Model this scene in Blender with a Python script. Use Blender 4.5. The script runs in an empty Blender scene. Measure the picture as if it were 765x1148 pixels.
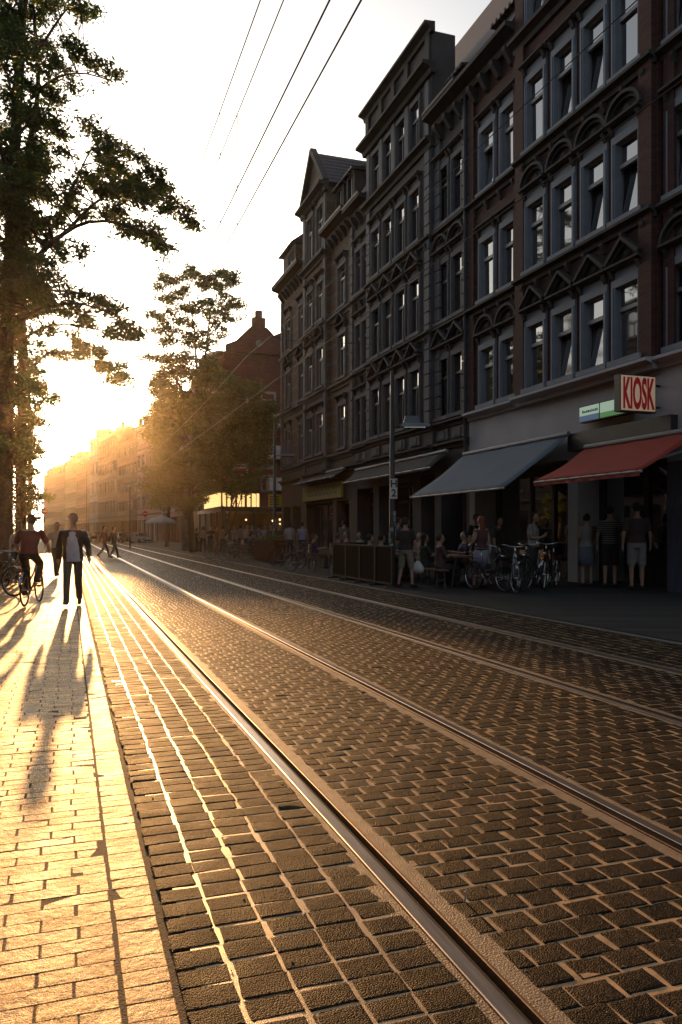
import bpy, math, random
import numpy as np
from mathutils import Vector, Matrix, Euler

random.seed(7)
rng = np.random.default_rng(7)
scene = bpy.context.scene
COL = scene.collection
R = math.radians
PI = math.pi

# ------------------------------------------------------------------ camera model (street runs along +Y, right side is +X)
F, VX, HY, CX, EYE = 890.0, 77.0, 597.0, 382.5, 1.45
TH = math.atan((CX - VX) / F)
SN, CS = math.sin(TH), math.cos(TH)
KERB = 7.5
FAC = 11.7
def gz(x):
    return 0.0 if x < KERB else min((x - KERB), FAC - KERB + 1) * 0.055
def P(px, py, z):
    """world point that lies z metres deep along the view through a photo pixel"""
    t = (px - CX) / F
    xc = t * z
    return Vector((xc * CS + z * SN, z * CS - xc * SN, EYE + (HY - py) * z / F))
def G(px, py):
    """ground point seen at a photo pixel"""
    h = EYE
    for _ in range(12):
        p = P(px, py, F * h / (py - HY))
        h = EYE - gz(p.x)
    return Vector((p.x, p.y, gz(p.x)))
def S_at(px, X=FAC):
    t = (px - CX) / F
    return X * (CS - t * SN) / (SN + t * CS)

# ------------------------------------------------------------------ object helpers
def link(o, parent=None):
    COL.objects.link(o)
    if parent is not None:
        o.parent = parent
    return o
def tag(o, label=None, cat=None, group=None, kind=None):
    if label: o['label'] = label
    if cat: o['category'] = cat
    if group: o['group'] = group
    if kind: o['kind'] = kind
    return o
def empty(name, loc=(0, 0, 0), rz=0.0, label=None, cat=None, group=None):
    o = bpy.data.objects.new(name, None)
    o.empty_display_size = 0.2
    o.location = loc
    o.rotation_euler = (0, 0, rz)
    link(o)
    return tag(o, label, cat, group)
def mesh_np(name, V, Q, smooth=False):
    V = np.asarray(V, np.float32); Q = np.asarray(Q, np.int32)
    me = bpy.data.meshes.new(name)
    me.vertices.add(len(V)); me.vertices.foreach_set('co', V.ravel())
    n = len(Q); k = Q.shape[1]
    me.loops.add(n * k); me.loops.foreach_set('vertex_index', Q.ravel())
    me.polygons.add(n)
    me.polygons.foreach_set('loop_start', np.arange(0, n * k, k, dtype=np.int32))
    me.polygons.foreach_set('loop_total', np.full(n, k, np.int32))
    me.update(calc_edges=True)
    me.polygons.foreach_set('use_smooth', np.full(n, bool(smooth)))
    return me
def put(name, me, mat, parent=None, loc=(0, 0, 0), rz=0.0):
    o = bpy.data.objects.new(name, me)
    if mat is not None and len(me.materials) == 0:
        me.materials.append(mat)
    o.location = loc
    o.rotation_euler = (0, 0, rz)
    return link(o, parent)
def kids(o):
    return [c for c in bpy.data.objects if c.parent == o]
def copy_tree(o, parent=None, _idx=None):
    if _idx is None:
        _idx = {}
        for c in bpy.data.objects:
            if c.parent is not None:
                _idx.setdefault(c.parent.name, []).append(c)
    c = o.copy(); COL.objects.link(c); c.parent = parent
    for k in _idx.get(o.name, []):
        copy_tree(k, c, _idx)
    return c

class MB:
    def __init__(s):
        s.v = []; s.f = []
    def add(s, vs, fs):
        b = len(s.v)
        s.v.extend([tuple(p) for p in vs])
        s.f.extend([tuple(i + b for i in f) for f in fs])
        return s
    def box(s, c, d, rot=None):
        x, y, z = d[0] / 2, d[1] / 2, d[2] / 2
        vs = [Vector((a * x, b * y, e * z)) for e in (-1, 1) for b in (-1, 1) for a in (-1, 1)]
        if rot is not None:
            m = Euler(rot).to_matrix(); vs = [m @ p for p in vs]
        vs = [p + Vector(c) for p in vs]
        return s.add(vs, [(0, 2, 3, 1), (4, 5, 7, 6), (0, 1, 5, 4), (2, 6, 7, 3), (0, 4, 6, 2), (1, 3, 7, 5)])
    def span(s, a, b):
        return s.box([(a[i] + b[i]) / 2 for i in range(3)], [abs(b[i] - a[i]) for i in range(3)])
    def bar(s, a, b, w, h):
        a, b = Vector(a), Vector(b); d = b - a
        q = d.to_track_quat('X', 'Z').to_matrix()
        L = d.length
        vs = [q @ Vector((i * L, j * w / 2, k * h / 2)) + a for k in (-1, 1) for j in (-1, 1) for i in (0, 1)]
        return s.add(vs, [(0, 2, 3, 1), (4, 5, 7, 6), (0, 1, 5, 4), (2, 6, 7, 3), (0, 4, 6, 2), (1, 3, 7, 5)])
    def tube(s, pts, rad, n=8, cap=True):
        pts = [Vector(p) for p in pts]
        if not hasattr(rad, '__len__'): rad = [rad] * len(pts)
        b = len(s.v); up = None
        for i, p in enumerate(pts):
            d = (pts[min(i + 1, len(pts) - 1)] - pts[max(i - 1, 0)])
            if d.length < 1e-9: d = Vector((0, 0, 1))
            d.normalize()
            if up is None:
                up = Vector((0, 0, 1)) if abs(d.z) < 0.9 else Vector((1, 0, 0))
            a = up - d * up.dot(d)
            if a.length < 1e-6: a = Vector((1, 0, 0)) - d * d.x
            a.normalize(); c = d.cross(a); up = a
            for k in range(n):
                t = 2 * PI * k / n
                s.v.append(tuple(p + (a * math.cos(t) + c * math.sin(t)) * rad[i]))
        for i in range(len(pts) - 1):
            for k in range(n):
                k2 = (k + 1) % n
                s.f.append((b + i * n + k, b + i * n + k2, b + (i + 1) * n + k2, b + (i + 1) * n + k))
        if cap:
            s.f.append(tuple(b + k for k in range(n))[::-1])
            s.f.append(tuple(b + (len(pts) - 1) * n + k for k in range(n)))
        return s
    def ring(s, c, r, tr, n=28, m=6, axis='x'):
        b = len(s.v)
        for i in range(n):
            t = 2 * PI * i / n
            for j in range(m):
                u = 2 * PI * j / m
                rr = r + tr * math.cos(u); w = tr * math.sin(u)
                p = {'x': (w, rr * math.cos(t), rr * math.sin(t)), 'z': (rr * math.cos(t), rr * math.sin(t), w)}[axis]
                s.v.append((c[0] + p[0], c[1] + p[1], c[2] + p[2]))
        for i in range(n):
            for j in range(m):
                s.f.append((b + i * m + j, b + ((i + 1) % n) * m + j, b + ((i + 1) % n) * m + (j + 1) % m, b + i * m + (j + 1) % m))
        return s
    def loft(s, rings, n=14):
        """rings: (x, y, z, rx, ry) horizontal ellipses"""
        b = len(s.v)
        for (x, y, z, rx, ry) in rings:
            for k in range(n):
                t = 2 * PI * k / n
                s.v.append((x + rx * math.cos(t), y + ry * math.sin(t), z))
        for i in range(len(rings) - 1):
            for k in range(n):
                k2 = (k + 1) % n
                s.f.append((b + i * n + k, b + i * n + k2, b + (i + 1) * n + k2, b + (i + 1) * n + k))
        s.f.append(tuple(b + k for k in range(n))[::-1])
        s.f.append(tuple(b + (len(rings) - 1) * n + k for k in range(n)))
        return s
    def ball(s, c, r, n=12, m=8, fn=None):
        if not hasattr(r, '__len__'): r = (r, r, r)
        b = len(s.v)
        vs = []
        for j in range(m + 1):
            ph = PI * j / m - PI / 2
            for k in range(n):
                t = 2 * PI * k / n
                d = Vector((math.cos(ph) * math.cos(t), math.cos(ph) * math.sin(t), math.sin(ph)))
                p = Vector((d.x * r[0], d.y * r[1], d.z * r[2]))
                if fn: p = fn(d, p)
                vs.append(p + Vector(c))
        fs = []
        for j in range(m):
            for k in range(n):
                k2 = (k + 1) % n
                fs.append((j * n + k, j * n + k2, (j + 1) * n + k2, (j + 1) * n + k))
        return s.add(vs, fs)
    def prism_x(s, prof, x0, x1):
        """profile of (y, z) swept along x"""
        n = len(prof)
        vs = [(x0, y, z) for y, z in prof] + [(x1, y, z) for y, z in prof]
        fs = [(i, (i + 1) % n, n + (i + 1) % n, n + i) for i in range(n)]
        fs += [tuple(range(n))[::-1], tuple(range(n, 2 * n))]
        return s.add(vs, fs)
    def prism_y(s, prof, y0, y1):
        """profile of (x, z) swept along y"""
        n = len(prof)
        vs = [(x, y0, z) for x, z in prof] + [(x, y1, z) for x, z in prof]
        fs = [(i, (i + 1) % n, n + (i + 1) % n, n + i) for i in range(n)]
        fs += [tuple(range(n))[::-1], tuple(range(n, 2 * n))]
        return s.add(vs, fs)
    def wall(s, x0, x1, z0, z1, holes, y=0.0, reveal=0.24):
        """flat wall facing +y with rectangular openings (xa, xb, za, zb) and their reveals"""
        xs = sorted({x0, x1} | {h[i] for h in holes for i in (0, 1) if x0 < h[i] < x1})
        zs = sorted({z0, z1} | {h[i] for h in holes for i in (2, 3) if z0 < h[i] < z1})
        for i in range(len(xs) - 1):
            for j in range(len(zs) - 1):
                mx, mz = (xs[i] + xs[i + 1]) / 2, (zs[j] + zs[j + 1]) / 2
                if any(h[0] < mx < h[1] and h[2] < mz < h[3] for h in holes): continue
                s.add([(xs[i], y, zs[j]), (xs[i], y, zs[j + 1]), (xs[i + 1], y, zs[j + 1]), (xs[i + 1], y, zs[j])], [(0, 1, 2, 3)])
        for (a, b, c, d) in holes:
            r = y - reveal
            q = [(a, c), (a, d), (b, d), (b, c)]
            for k in range(4):
                p, w = q[k], q[(k + 1) % 4]
                s.add([(p[0], y, p[1]), (w[0], y, w[1]), (w[0], r, w[1]), (p[0], r, p[1])], [(0, 1, 2, 3)])
        return s
    def mesh(s, name, smooth=False):
        me = bpy.data.meshes.new(name)
        me.from_pydata(s.v, [], s.f)
        me.update()
        if smooth:
            me.polygons.foreach_set('use_smooth', np.ones(len(me.polygons), bool))
        return me
    def build(s, name, mat, parent=None, loc=(0, 0, 0), rz=0.0, smooth=False):
        return put(name, s.mesh(name, smooth), mat, parent, loc, rz)

# ------------------------------------------------------------------ materials
def nodes_of(m):
    m.use_nodes = True
    nt = m.node_tree
    return nt, nt.nodes, nt.links, nt.nodes['Principled BSDF']
MATS = {}
def mat(name, col, rough=0.7, metal=0.0, var=0.25, scale=3.0, bump=0.0, bscale=40.0, spec=0.5, stretch=None):
    """plain painted / stone / cloth surface with noise variation of colour and a fine bump"""
    if name in MATS: return MATS[name]
    m = bpy.data.materials.new(name)
    nt, N, Lk, b = nodes_of(m)
    tc = N.new('ShaderNodeTexCoord')
    mp = N.new('ShaderNodeMapping'); Lk.new(tc.outputs['Object'], mp.inputs['Vector'])
    if stretch: mp.inputs['Scale'].default_value = stretch
    no = N.new('ShaderNodeTexNoise'); no.inputs['Scale'].default_value = scale; no.inputs['Detail'].default_value = 6
    Lk.new(mp.outputs['Vector'], no.inputs['Vector'])
    rp = N.new('ShaderNodeValToRGB')
    c = np.array(col[:3]) * (1.0 if 'joint' in name or 'rail' in name else 0.72)
    rp.color_ramp.elements[0].position = 0.3; rp.color_ramp.elements[1].position = 0.7
    rp.color_ramp.elements[0].color = (*(c * (1 - var)), 1); rp.color_ramp.elements[1].color = (*np.minimum(c * (1 + var), 1), 1)
    Lk.new(no.outputs['Fac'], rp.inputs['Fac'])
    Lk.new(rp.outputs['Color'], b.inputs['Base Color'])
    b.inputs['Roughness'].default_value = rough
    b.inputs['Metallic'].default_value = metal
    b.inputs['Specular IOR Level'].default_value = spec
    if bump > 0:
        n2 = N.new('ShaderNodeTexNoise'); n2.inputs['Scale'].default_value = bscale; n2.inputs['Detail'].default_value = 4
        Lk.new(tc.outputs['Object'], n2.inputs['Vector'])
        bp = N.new('ShaderNodeBump'); bp.inputs['Strength'].default_value = bump; bp.inputs['Distance'].default_value = 0.01
        Lk.new(n2.outputs['Fac'], bp.inputs['Height']); Lk.new(bp.outputs['Normal'], b.inputs['Normal'])
    MATS[name] = m
    return m
def mat_brick(name, col, mortar, bw=0.24, bh=0.075, band=None, bandcol=None):
    """brick laid in courses over the wall's local x / z, optional pale bands every so often"""
    if name in MATS: return MATS[name]
    m = bpy.data.materials.new(name)
    nt, N, Lk, b = nodes_of(m)
    tc = N.new('ShaderNodeTexCoord'); sp = N.new('ShaderNodeSeparateXYZ'); cb = N.new('ShaderNodeCombineXYZ')
    ad = N.new('ShaderNodeMath'); ad.operation = 'ADD'
    Lk.new(tc.outputs['Object'], sp.inputs[0])
    Lk.new(sp.outputs['X'], ad.inputs[0]); Lk.new(sp.outputs['Y'], ad.inputs[1])
    Lk.new(ad.outputs[0], cb.inputs['X']); Lk.new(sp.outputs['Z'], cb.inputs['Y'])
    br = N.new('ShaderNodeTexBrick')
    br.inputs['Scale'].default_value = 1.0
    br.inputs['Brick Width'].default_value = bw; br.inputs['Row Height'].default_value = bh
    br.inputs['Mortar Size'].default_value = 0.008; br.inputs['Bias'].default_value = 0.0
    c = np.array(col) * 0.72; bandcol = None if bandcol is None else tuple(v * .72 for v in bandcol); mortar = tuple(v * .72 for v in mortar)
    br.inputs['Color1'].default_value = (*(c * 0.75), 1); br.inputs['Color2'].default_value = (*(c * 1.25), 1)
    br.inputs['Mortar'].default_value = (*mortar, 1)
    Lk.new(cb.outputs[0], br.inputs['Vector'])
    out = br.outputs['Color']
    no = N.new('ShaderNodeTexNoise'); no.inputs['Scale'].default_value = 0.8; no.inputs['Detail'].default_value = 5
    Lk.new(tc.outputs['Object'], no.inputs['Vector'])
    mx = N.new('ShaderNodeMix'); mx.data_type = 'RGBA'; mx.blend_type = 'MULTIPLY'; mx.inputs['Factor'].default_value = 0.5
    Lk.new(out, mx.inputs['A']); Lk.new(no.outputs['Color'], mx.inputs['B'])
    hs = N.new('ShaderNodeHueSaturation'); hs.inputs['Value'].default_value = 1.3
    Lk.new(mx.outputs['Result'], hs.inputs['Color'])
    out = hs.outputs['Color']
    if band:
        md = N.new('ShaderNodeMath'); md.operation = 'PINGPONG'; md.inputs[1].default_value = band
        Lk.new(sp.outputs['Z'], md.inputs[0])
        lt = N.new('ShaderNodeMath'); lt.operation = 'LESS_THAN'; lt.inputs[1].default_value = 0.085
        Lk.new(md.outputs[0], lt.inputs[0])
        m2 = N.new('ShaderNodeMix'); m2.data_type = 'RGBA'
        Lk.new(lt.outputs[0], m2.inputs['Factor']); Lk.new(out, m2.inputs['A']); m2.inputs['B'].default_value = (*bandcol, 1)
        out = m2.outputs['Result']
    Lk.new(out, b.inputs['Base Color'])
    b.inputs['Roughness'].default_value = 0.85
    bp = N.new('ShaderNodeBump'); bp.inputs['Strength'].default_value = 0.4; bp.inputs['Distance'].default_value = 0.008; bp.invert = True
    Lk.new(br.outputs['Fac'], bp.inputs['Height']); Lk.new(bp.outputs['Normal'], b.inputs['Normal'])
    MATS[name] = m
    return m
def mat_glass(name, col=(0.02, 0.024, 0.03), rough=0.03):
    if name in MATS: return MATS[name]
    m = bpy.data.materials.new(name)
    nt, N, Lk, b = nodes_of(m)
    b.inputs['Base Color'].default_value = (*col, 1); b.inputs['Roughness'].default_value = rough
    b.inputs['IOR'].default_value = 2.3; b.inputs['Specular IOR Level'].default_value = 1.0
    tc = N.new('ShaderNodeTexCoord')
    no = N.new('ShaderNodeTexNoise'); no.inputs['Scale'].default_value = 1.7; no.inputs['Detail'].default_value = 1
    Lk.new(tc.outputs['Object'], no.inputs['Vector'])
    bp = N.new('ShaderNodeBump'); bp.inputs['Strength'].default_value = 0.03; bp.inputs['Distance'].default_value = 0.05
    Lk.new(no.outputs['Fac'], bp.inputs['Height']); Lk.new(bp.outputs['Normal'], b.inputs['Normal'])
    MATS[name] = m
    return m
def mat_tiles(name, col):
    if name in MATS: return MATS[name]
    m = bpy.data.materials.new(name)
    nt, N, Lk, b = nodes_of(m)
    tc = N.new('ShaderNodeTexCoord')
    w1 = N.new('ShaderNodeTexWave'); w1.wave_type = 'BANDS'; w1.bands_direction = 'X'; w1.inputs['Scale'].default_value = 1.3
    w2 = N.new('ShaderNodeTexWave'); w2.wave_type = 'BANDS'; w2.bands_direction = 'Z'; w2.wave_profile = 'SAW'; w2.inputs['Scale'].default_value = 1.2
    for w in (w1, w2): Lk.new(tc.outputs['Object'], w.inputs['Vector'])
    mu = N.new('ShaderNodeMath'); mu.operation = 'ADD'
    Lk.new(w1.outputs['Fac'], mu.inputs[0]); Lk.new(w2.outputs['Fac'], mu.inputs[1])
    no = N.new('ShaderNodeTexNoise'); no.inputs['Scale'].default_value = 6; Lk.new(tc.outputs['Object'], no.inputs['Vector'])
    rp = N.new('ShaderNodeValToRGB'); c = np.array(col)
    rp.color_ramp.elements[0].color = (*(c * 0.6), 1); rp.color_ramp.elements[1].color = (*(c * 1.4), 1)
    Lk.new(no.outputs['Fac'], rp.inputs['Fac']); Lk.new(rp.outputs['Color'], b.inputs['Base Color'])
    hs = N.new('ShaderNodeMapRange'); hs.inputs['From Max'].default_value = 2.0; hs.inputs['To Min'].default_value = .35; hs.inputs['To Max'].default_value = 1.5; Lk.new(mu.outputs[0], hs.inputs['Value'])
    tm = N.new('ShaderNodeMix'); tm.data_type = 'RGBA'; tm.blend_type = 'MULTIPLY'; tm.inputs['Factor'].default_value = 1.0; Lk.new(rp.outputs['Color'], tm.inputs['A']); Lk.new(hs.outputs[0], tm.inputs['B']); Lk.new(tm.outputs['Result'], b.inputs['Base Color'])
    bp = N.new('ShaderNodeBump'); bp.inputs['Strength'].default_value = 1.0; bp.inputs['Distance'].default_value = 0.05
    Lk.new(mu.outputs[0], bp.inputs['Height']); Lk.new(bp.outputs['Normal'], b.inputs['Normal'])
    b.inputs['Roughness'].default_value = 0.6
    MATS[name] = m
    return m
def mat_glow(name, col, strength, base=None):
    if name in MATS: return MATS[name]
    m = bpy.data.materials.new(name)
    nt, N, Lk, b = nodes_of(m)
    b.inputs['Base Color'].default_value = (*(base or col), 1)
    b.inputs['Emission Color'].default_value = (*col, 1); b.inputs['Emission Strength'].default_value = strength
    b.inputs['Roughness'].default_value = 0.4
    MATS[name] = m
    return m
def mat_leaf(name, c1, c2, trans):
    if name in MATS: return MATS[name]
    m = bpy.data.materials.new(name)
    nt, N, Lk, b = nodes_of(m)
    tc = N.new('ShaderNodeTexCoord'); no = N.new('ShaderNodeTexNoise'); no.inputs['Scale'].default_value = 1.1; no.inputs['Detail'].default_value = 8
    Lk.new(tc.outputs['Object'], no.inputs['Vector'])
    rp = N.new('ShaderNodeValToRGB')
    rp.color_ramp.elements[0].position = 0.35; rp.color_ramp.elements[1].position = 0.65
    rp.color_ramp.elements[0].color = (*c1, 1); rp.color_ramp.elements[1].color = (*c2, 1)
    Lk.new(no.outputs['Fac'], rp.inputs['Fac']); Lk.new(rp.outputs['Color'], b.inputs['Base Color'])
    b.inputs['Roughness'].default_value = 0.55
    tr = N.new('ShaderNodeBsdfTranslucent'); tr.inputs['Color'].default_value = (*trans, 1)
    mx = N.new('ShaderNodeMixShader'); mx.inputs['Fac'].default_value = 0.38
    Lk.new(b.outputs[0], mx.inputs[1]); Lk.new(tr.outputs[0], mx.inputs[2])
    Lk.new(mx.outputs[0], N['Material Output'].inputs['Surface'])
    MATS[name] = m
    return m
# ================================================================== GROUND
def mat_cobble(name, ca, cb, rough, grit, gdist, gstr, spec=0.5):
    m = bpy.data.materials.new(name)
    nt, N, Lk, b = nodes_of(m)
    at = N.new('ShaderNodeAttribute'); at.attribute_name = 'stone_rand'
    tc = N.new('ShaderNodeTexCoord')
    vo = N.new('ShaderNodeTexVoronoi'); vo.inputs['Scale'].default_value = grit
    Lk.new(tc.outputs['Object'], vo.inputs['Vector'])
    no = N.new('ShaderNodeTexNoise'); no.inputs['Scale'].default_value = 5; no.inputs['Detail'].default_value = 8
    Lk.new(tc.outputs['Object'], no.inputs['Vector'])
    rp = N.new('ShaderNodeValToRGB')
    rp.color_ramp.elements[0].color = (*ca, 1); rp.color_ramp.elements[1].color = (*cb, 1)
    Lk.new(at.outputs['Fac'], rp.inputs['Fac'])
    rc = N.new('ShaderNodeValToRGB')
    rc.color_ramp.elements[0].position = .35; rc.color_ramp.elements[1].position = .85; rc.color_ramp.elements[0].color = (0.35, 0.33, 0.3, 1); rc.color_ramp.elements[1].color = (4.2, 3.5, 2.8, 1)  # pale grit cells also carry sun glints painted into the colour
    Lk.new(vo.outputs['Color'], rc.inputs['Fac'])
    m1 = N.new('ShaderNodeMix'); m1.data_type = 'RGBA'; m1.blend_type = 'MULTIPLY'; m1.inputs['Factor'].default_value = 0.85
    Lk.new(rp.outputs['Color'], m1.inputs['A']); Lk.new(rc.outputs['Color'], m1.inputs['B'])
    m2 = N.new('ShaderNodeMix'); m2.data_type = 'RGBA'; m2.blend_type = 'MULTIPLY'; m2.inputs['Factor'].default_value = 0.6
    r3 = N.new('ShaderNodeValToRGB'); r3.color_ramp.elements[0].position = 0.3; r3.color_ramp.elements[1].position = 0.75
    r3.color_ramp.elements[0].color = (0.4, 0.4, 0.4, 1); r3.color_ramp.elements[1].color = (1.3, 1.3, 1.3, 1)
    Lk.new(no.outputs['Fac'], r3.inputs['Fac'])
    Lk.new(m1.outputs['Result'], m2.inputs['A']); Lk.new(r3.outputs['Color'], m2.inputs['B'])
    Lk.new(m2.outputs['Result'], b.inputs['Base Color'])
    rr = N.new('ShaderNodeMapRange'); rr.inputs['To Min'].default_value = rough - 0.12; rr.inputs['To Max'].default_value = rough + 0.15
    Lk.new(no.outputs['Fac'], rr.inputs['Value']); Lk.new(rr.outputs[0], b.inputs['Roughness'])
    b.inputs['Specular IOR Level'].default_value = spec
    bp = N.new('ShaderNodeBump'); bp.inputs['Strength'].default_value = gstr; bp.inputs['Distance'].default_value = gdist; bp.invert = True
    Lk.new(vo.outputs['Distance'], bp.inputs['Height'])
    b2 = N.new('ShaderNodeBump'); b2.inputs['Strength'].default_value = 0.5; b2.inputs['Distance'].default_value = 0.01
    n4 = N.new('ShaderNodeTexNoise'); n4.inputs['Scale'].default_value = 30; n4.inputs['Detail'].default_value = 5
    Lk.new(tc.outputs['Object'], n4.inputs['Vector'])
    Lk.new(n4.outputs['Fac'], b2.inputs['Height']); Lk.new(bp.outputs['Normal'], b2.inputs['Normal'])
    Lk.new(b2.outputs['Normal'], b.inputs['Normal'])
    MATS[name] = m
    return m
M_COB = mat_cobble('basalt cobble', (0.008, 0.0062, 0.0052), (0.024, 0.018, 0.0135), 0.62, 165.0, 0.004, 1.0, 0.06)
M_PAV = mat_cobble('pale paving brick', (0.27, 0.150, 0.052), (0.50, 0.31, 0.12), 0.55, 210.0, 0.002, 0.5, 0.36)
M_SAND = mat('sandy joint filling', (0.46, 0.29, 0.145), 0.37, var=0.35, scale=14, bump=0.3, bscale=220)
M_ASPH = mat('worn asphalt', (0.06, 0.056, 0.052), 0.72, var=0.3, scale=2.0, bump=0.6, bscale=160)
M_SLAB = mat_brick('grey pavement slabs', (0.036, 0.036, 0.038), (0.012, 0.012, 0.012), 0.3, 0.3)
M_SLAB.node_tree.nodes['Principled BSDF'].inputs['Specular IOR Level'].default_value = 0.15
M_GUT = mat('dark gutter grit', (0.045, 0.034, 0.024), 0.85, var=0.4, scale=20, bump=0.5, bscale=120)

def setts(rects, n, top, drop, tilt=0.0045, hj=0.0007, edge=0.0, jit_=0.0022, var=0.055):
    """rects: array of (cx, cy, w, l). Rounded, slightly tilted stone tops as one quad mesh."""
    rects = np.asarray(rects); k = len(rects)
    prof = {5: [-1, -0.82, 0, 0.82, 1], 4: [-1, -0.86, 0.86, 1], 6: [-1, -0.94, -0.80, 0.80, 0.94, 1]}[n]
    u = np.array([q if abs(q) < .7 or abs(q) == 1 else math.copysign(abs(q) + (1 - abs(q)) * edge, q) for q in prof])
    U, Vv = np.meshgrid(u, u, indexing='ij')
    e = np.maximum(abs(U), abs(Vv))
    Hh = np.where(e > 0.99, drop, np.where(e > 0.9, top - (top - drop) * 0.2, top))
    cor = (abs(U) > 0.99) & (abs(Vv) > 0.99)
    U = np.where(cor, U * 0.90, U); Vv = np.where(cor, Vv * 0.90, Vv)
    U, Vv, Hh = U.ravel(), Vv.ravel(), Hh.ravel()
    inner = e.ravel() < 0.99
    cx, cy, w, l = rects.T
    w = w * rng.uniform(1 - var, 1 + var * .8, k); l = l * rng.uniform(1 - var, 1 + var * .8, k)
    cx = cx + rng.normal(0, var * .065, k); cy = cy + rng.normal(0, var * .065, k)
    rot = rng.normal(0, jit_ * 6, k)
    lx = U[None] * w[:, None] / 2; ly = Vv[None] * l[:, None] / 2
    jit = rng.normal(0, jit_, (2, k, len(U)))
    lx = lx + jit[0]; ly = ly + jit[1]
    X = cx[:, None] + lx * np.cos(rot)[:, None] - ly * np.sin(rot)[:, None]
    Y = cy[:, None] + lx * np.sin(rot)[:, None] + ly * np.cos(rot)[:, None]
    tx = rng.normal(0, tilt, k)[:, None]; ty = rng.normal(0, tilt, k)[:, None]
    Z = Hh[None] + inner[None] * (rng.normal(0, hj, k)[:, None] + lx * tx + ly * ty + rng.normal(0, 0.0007, (k, len(U))))
    V = np.stack([X, Y, Z], -1).reshape(-1, 3)
    q = []
    for i in range(n - 1):
        for j in range(n - 1):
            q.append((i * n + j, (i + 1) * n + j, (i + 1) * n + j + 1, i * n + j + 1))
    q = np.array(q)
    Q = (q[None] + (np.arange(k) * n * n)[:, None, None]).reshape(-1, 4)
    rnd = np.repeat(rng.uniform(0, 1, k) ** 1.3, n * n).astype(np.float32)
    return V, Q, rnd
def join_setts(parts):
    Vs, Qs, Rs, b = [], [], [], 0
    for V, Q, r in parts:
        Vs.append(V); Qs.append(Q + b); Rs.append(r); b += len(V)
    return np.concatenate(Vs), np.concatenate(Qs), np.concatenate(Rs)
def sett_object(name, parts, m, smooth=True):
    V, Q, r = join_setts(parts)
    me = mesh_np(name, V, Q, smooth=smooth)
    a = me.attributes.new('stone_rand', 'FLOAT', 'POINT'); a.data.foreach_set('value', r)
    o = put(name, me, m)
    return tag(o, kind='structure')

RAIL = [1.30, 2.65, 4.45, 5.98]
def lane(x0, x1, y0, y1, cw, rl, bond, joint):
    nC = max(1, round((x1 - x0) / cw)); cw = (x1 - x0) / nC
    out = []
    nR = int(round((y1 - y0) / rl))
    for r in range(nR):
        cy = y0 + (r + 0.5) * rl + random.gauss(0, 0.002)
        off = (cw / 2 if (bond and r % 2) else 0.0)
        if bond: off += random.gauss(0, 0.012)
        xs = []
        x = x0 - (cw - off if off > 0.02 else 0)
        x = x0 + off - cw
        while x < x1 - 0.01:
            a, b = max(x, x0), min(x + cw, x1)
            if b - a > 0.045:
                out.append(((a + b) / 2, cy, (b - a) - joint[0], rl - joint[1]))
            x += cw
    return out
parts = []
ys = [-1.0 + .122 * k for k in (0, 82, 336, 926)]
for (ya, yb, n) in ((ys[0], ys[1], 6), (ys[1], ys[2], 6), (ys[2], ys[3], 4)):
    rr = []
    rr += lane(0.335, 1.20, ya, yb, 0.168, 0.122, False, (0.010, 0.005))
    rr += lane(RAIL[0] + 0.10, RAIL[1] - 0.10, ya, yb, 0.168, 0.122, True, (0.011, 0.006))
    rr += lane(RAIL[1] + 0.12, RAIL[2] - 0.12, ya, yb, 0.168, 0.122, True, (0.011, 0.006))
    rr += lane(RAIL[2] + 0.10, RAIL[3] - 0.10, ya, yb, 0.168, 0.122, True, (0.011, 0.006))
    rr += lane(RAIL[3] + 0.12, KERB - 0.05, ya, yb, 0.168, 0.122, False, (0.012, 0.007))
    parts.append(setts(rr, n, 0.0026, -0.0012))
sett_object('road', parts, M_COB)
parts = []
ys = [-1.0 + .092 * k for k in (0, 141, 663)]
for (ya, yb, n) in ((ys[0], ys[2], 4),):
    rr = lane(-4.6, 0.155, ya, yb, 0.245, 0.092, True, (0.006, 0.004))
    rr += lane(0.16, 0.315, ya, yb, 0.15, 0.092, False, (0.007, 0.004))
    parts.append(setts(rr, n, 0.0112, 0.0092, tilt=0.0010, hj=0.00015, edge=0.72, jit_=0.0006, var=0.012))
sett_object('pavement', parts, M_PAV, False)

def sheet(name, x0, x1, y0, y1, z0, z1, m):
    me = mesh_np(name, [(x0, y0, z0), (x1, y0, z1), (x1, y1, z1), (x0, y1, z0)], [(0, 1, 2, 3)])
    return tag(put(name, me, m), kind='structure')
sheet('ground', -700, 700, -300, 1200, -0.06, -0.06, M_ASPH)
bed = MB(); xs_ = [0.40] + [x + d for x in RAIL for d in (-0.0217, 0.0217)] + [KERB - 0.09]
for k in range(0, len(xs_), 2):
    bed.add([(xs_[k], -4, 0), (xs_[k + 1], -4, 0), (xs_[k + 1], 112, 0), (xs_[k], 112, 0)], [(0, 1, 2, 3)])
tag(bed.build('road_bed', M_SAND), kind='structure')
sheet('pavement_bed', -4.62, 0.31, -4, 60, 0.0098, 0.0098, M_GUT)
sheet('pavement', -12.0, -4.63, -4, 130, 0.012, 0.012, M_SLAB)
sheet('pavement', -4.625, 0.325, 60.01, 130, 0.012, 0.012, M_SLAB)
sheet('gutter', 0.20, 0.395, -4, 112, -0.012, -0.012, M_GUT)
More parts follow.
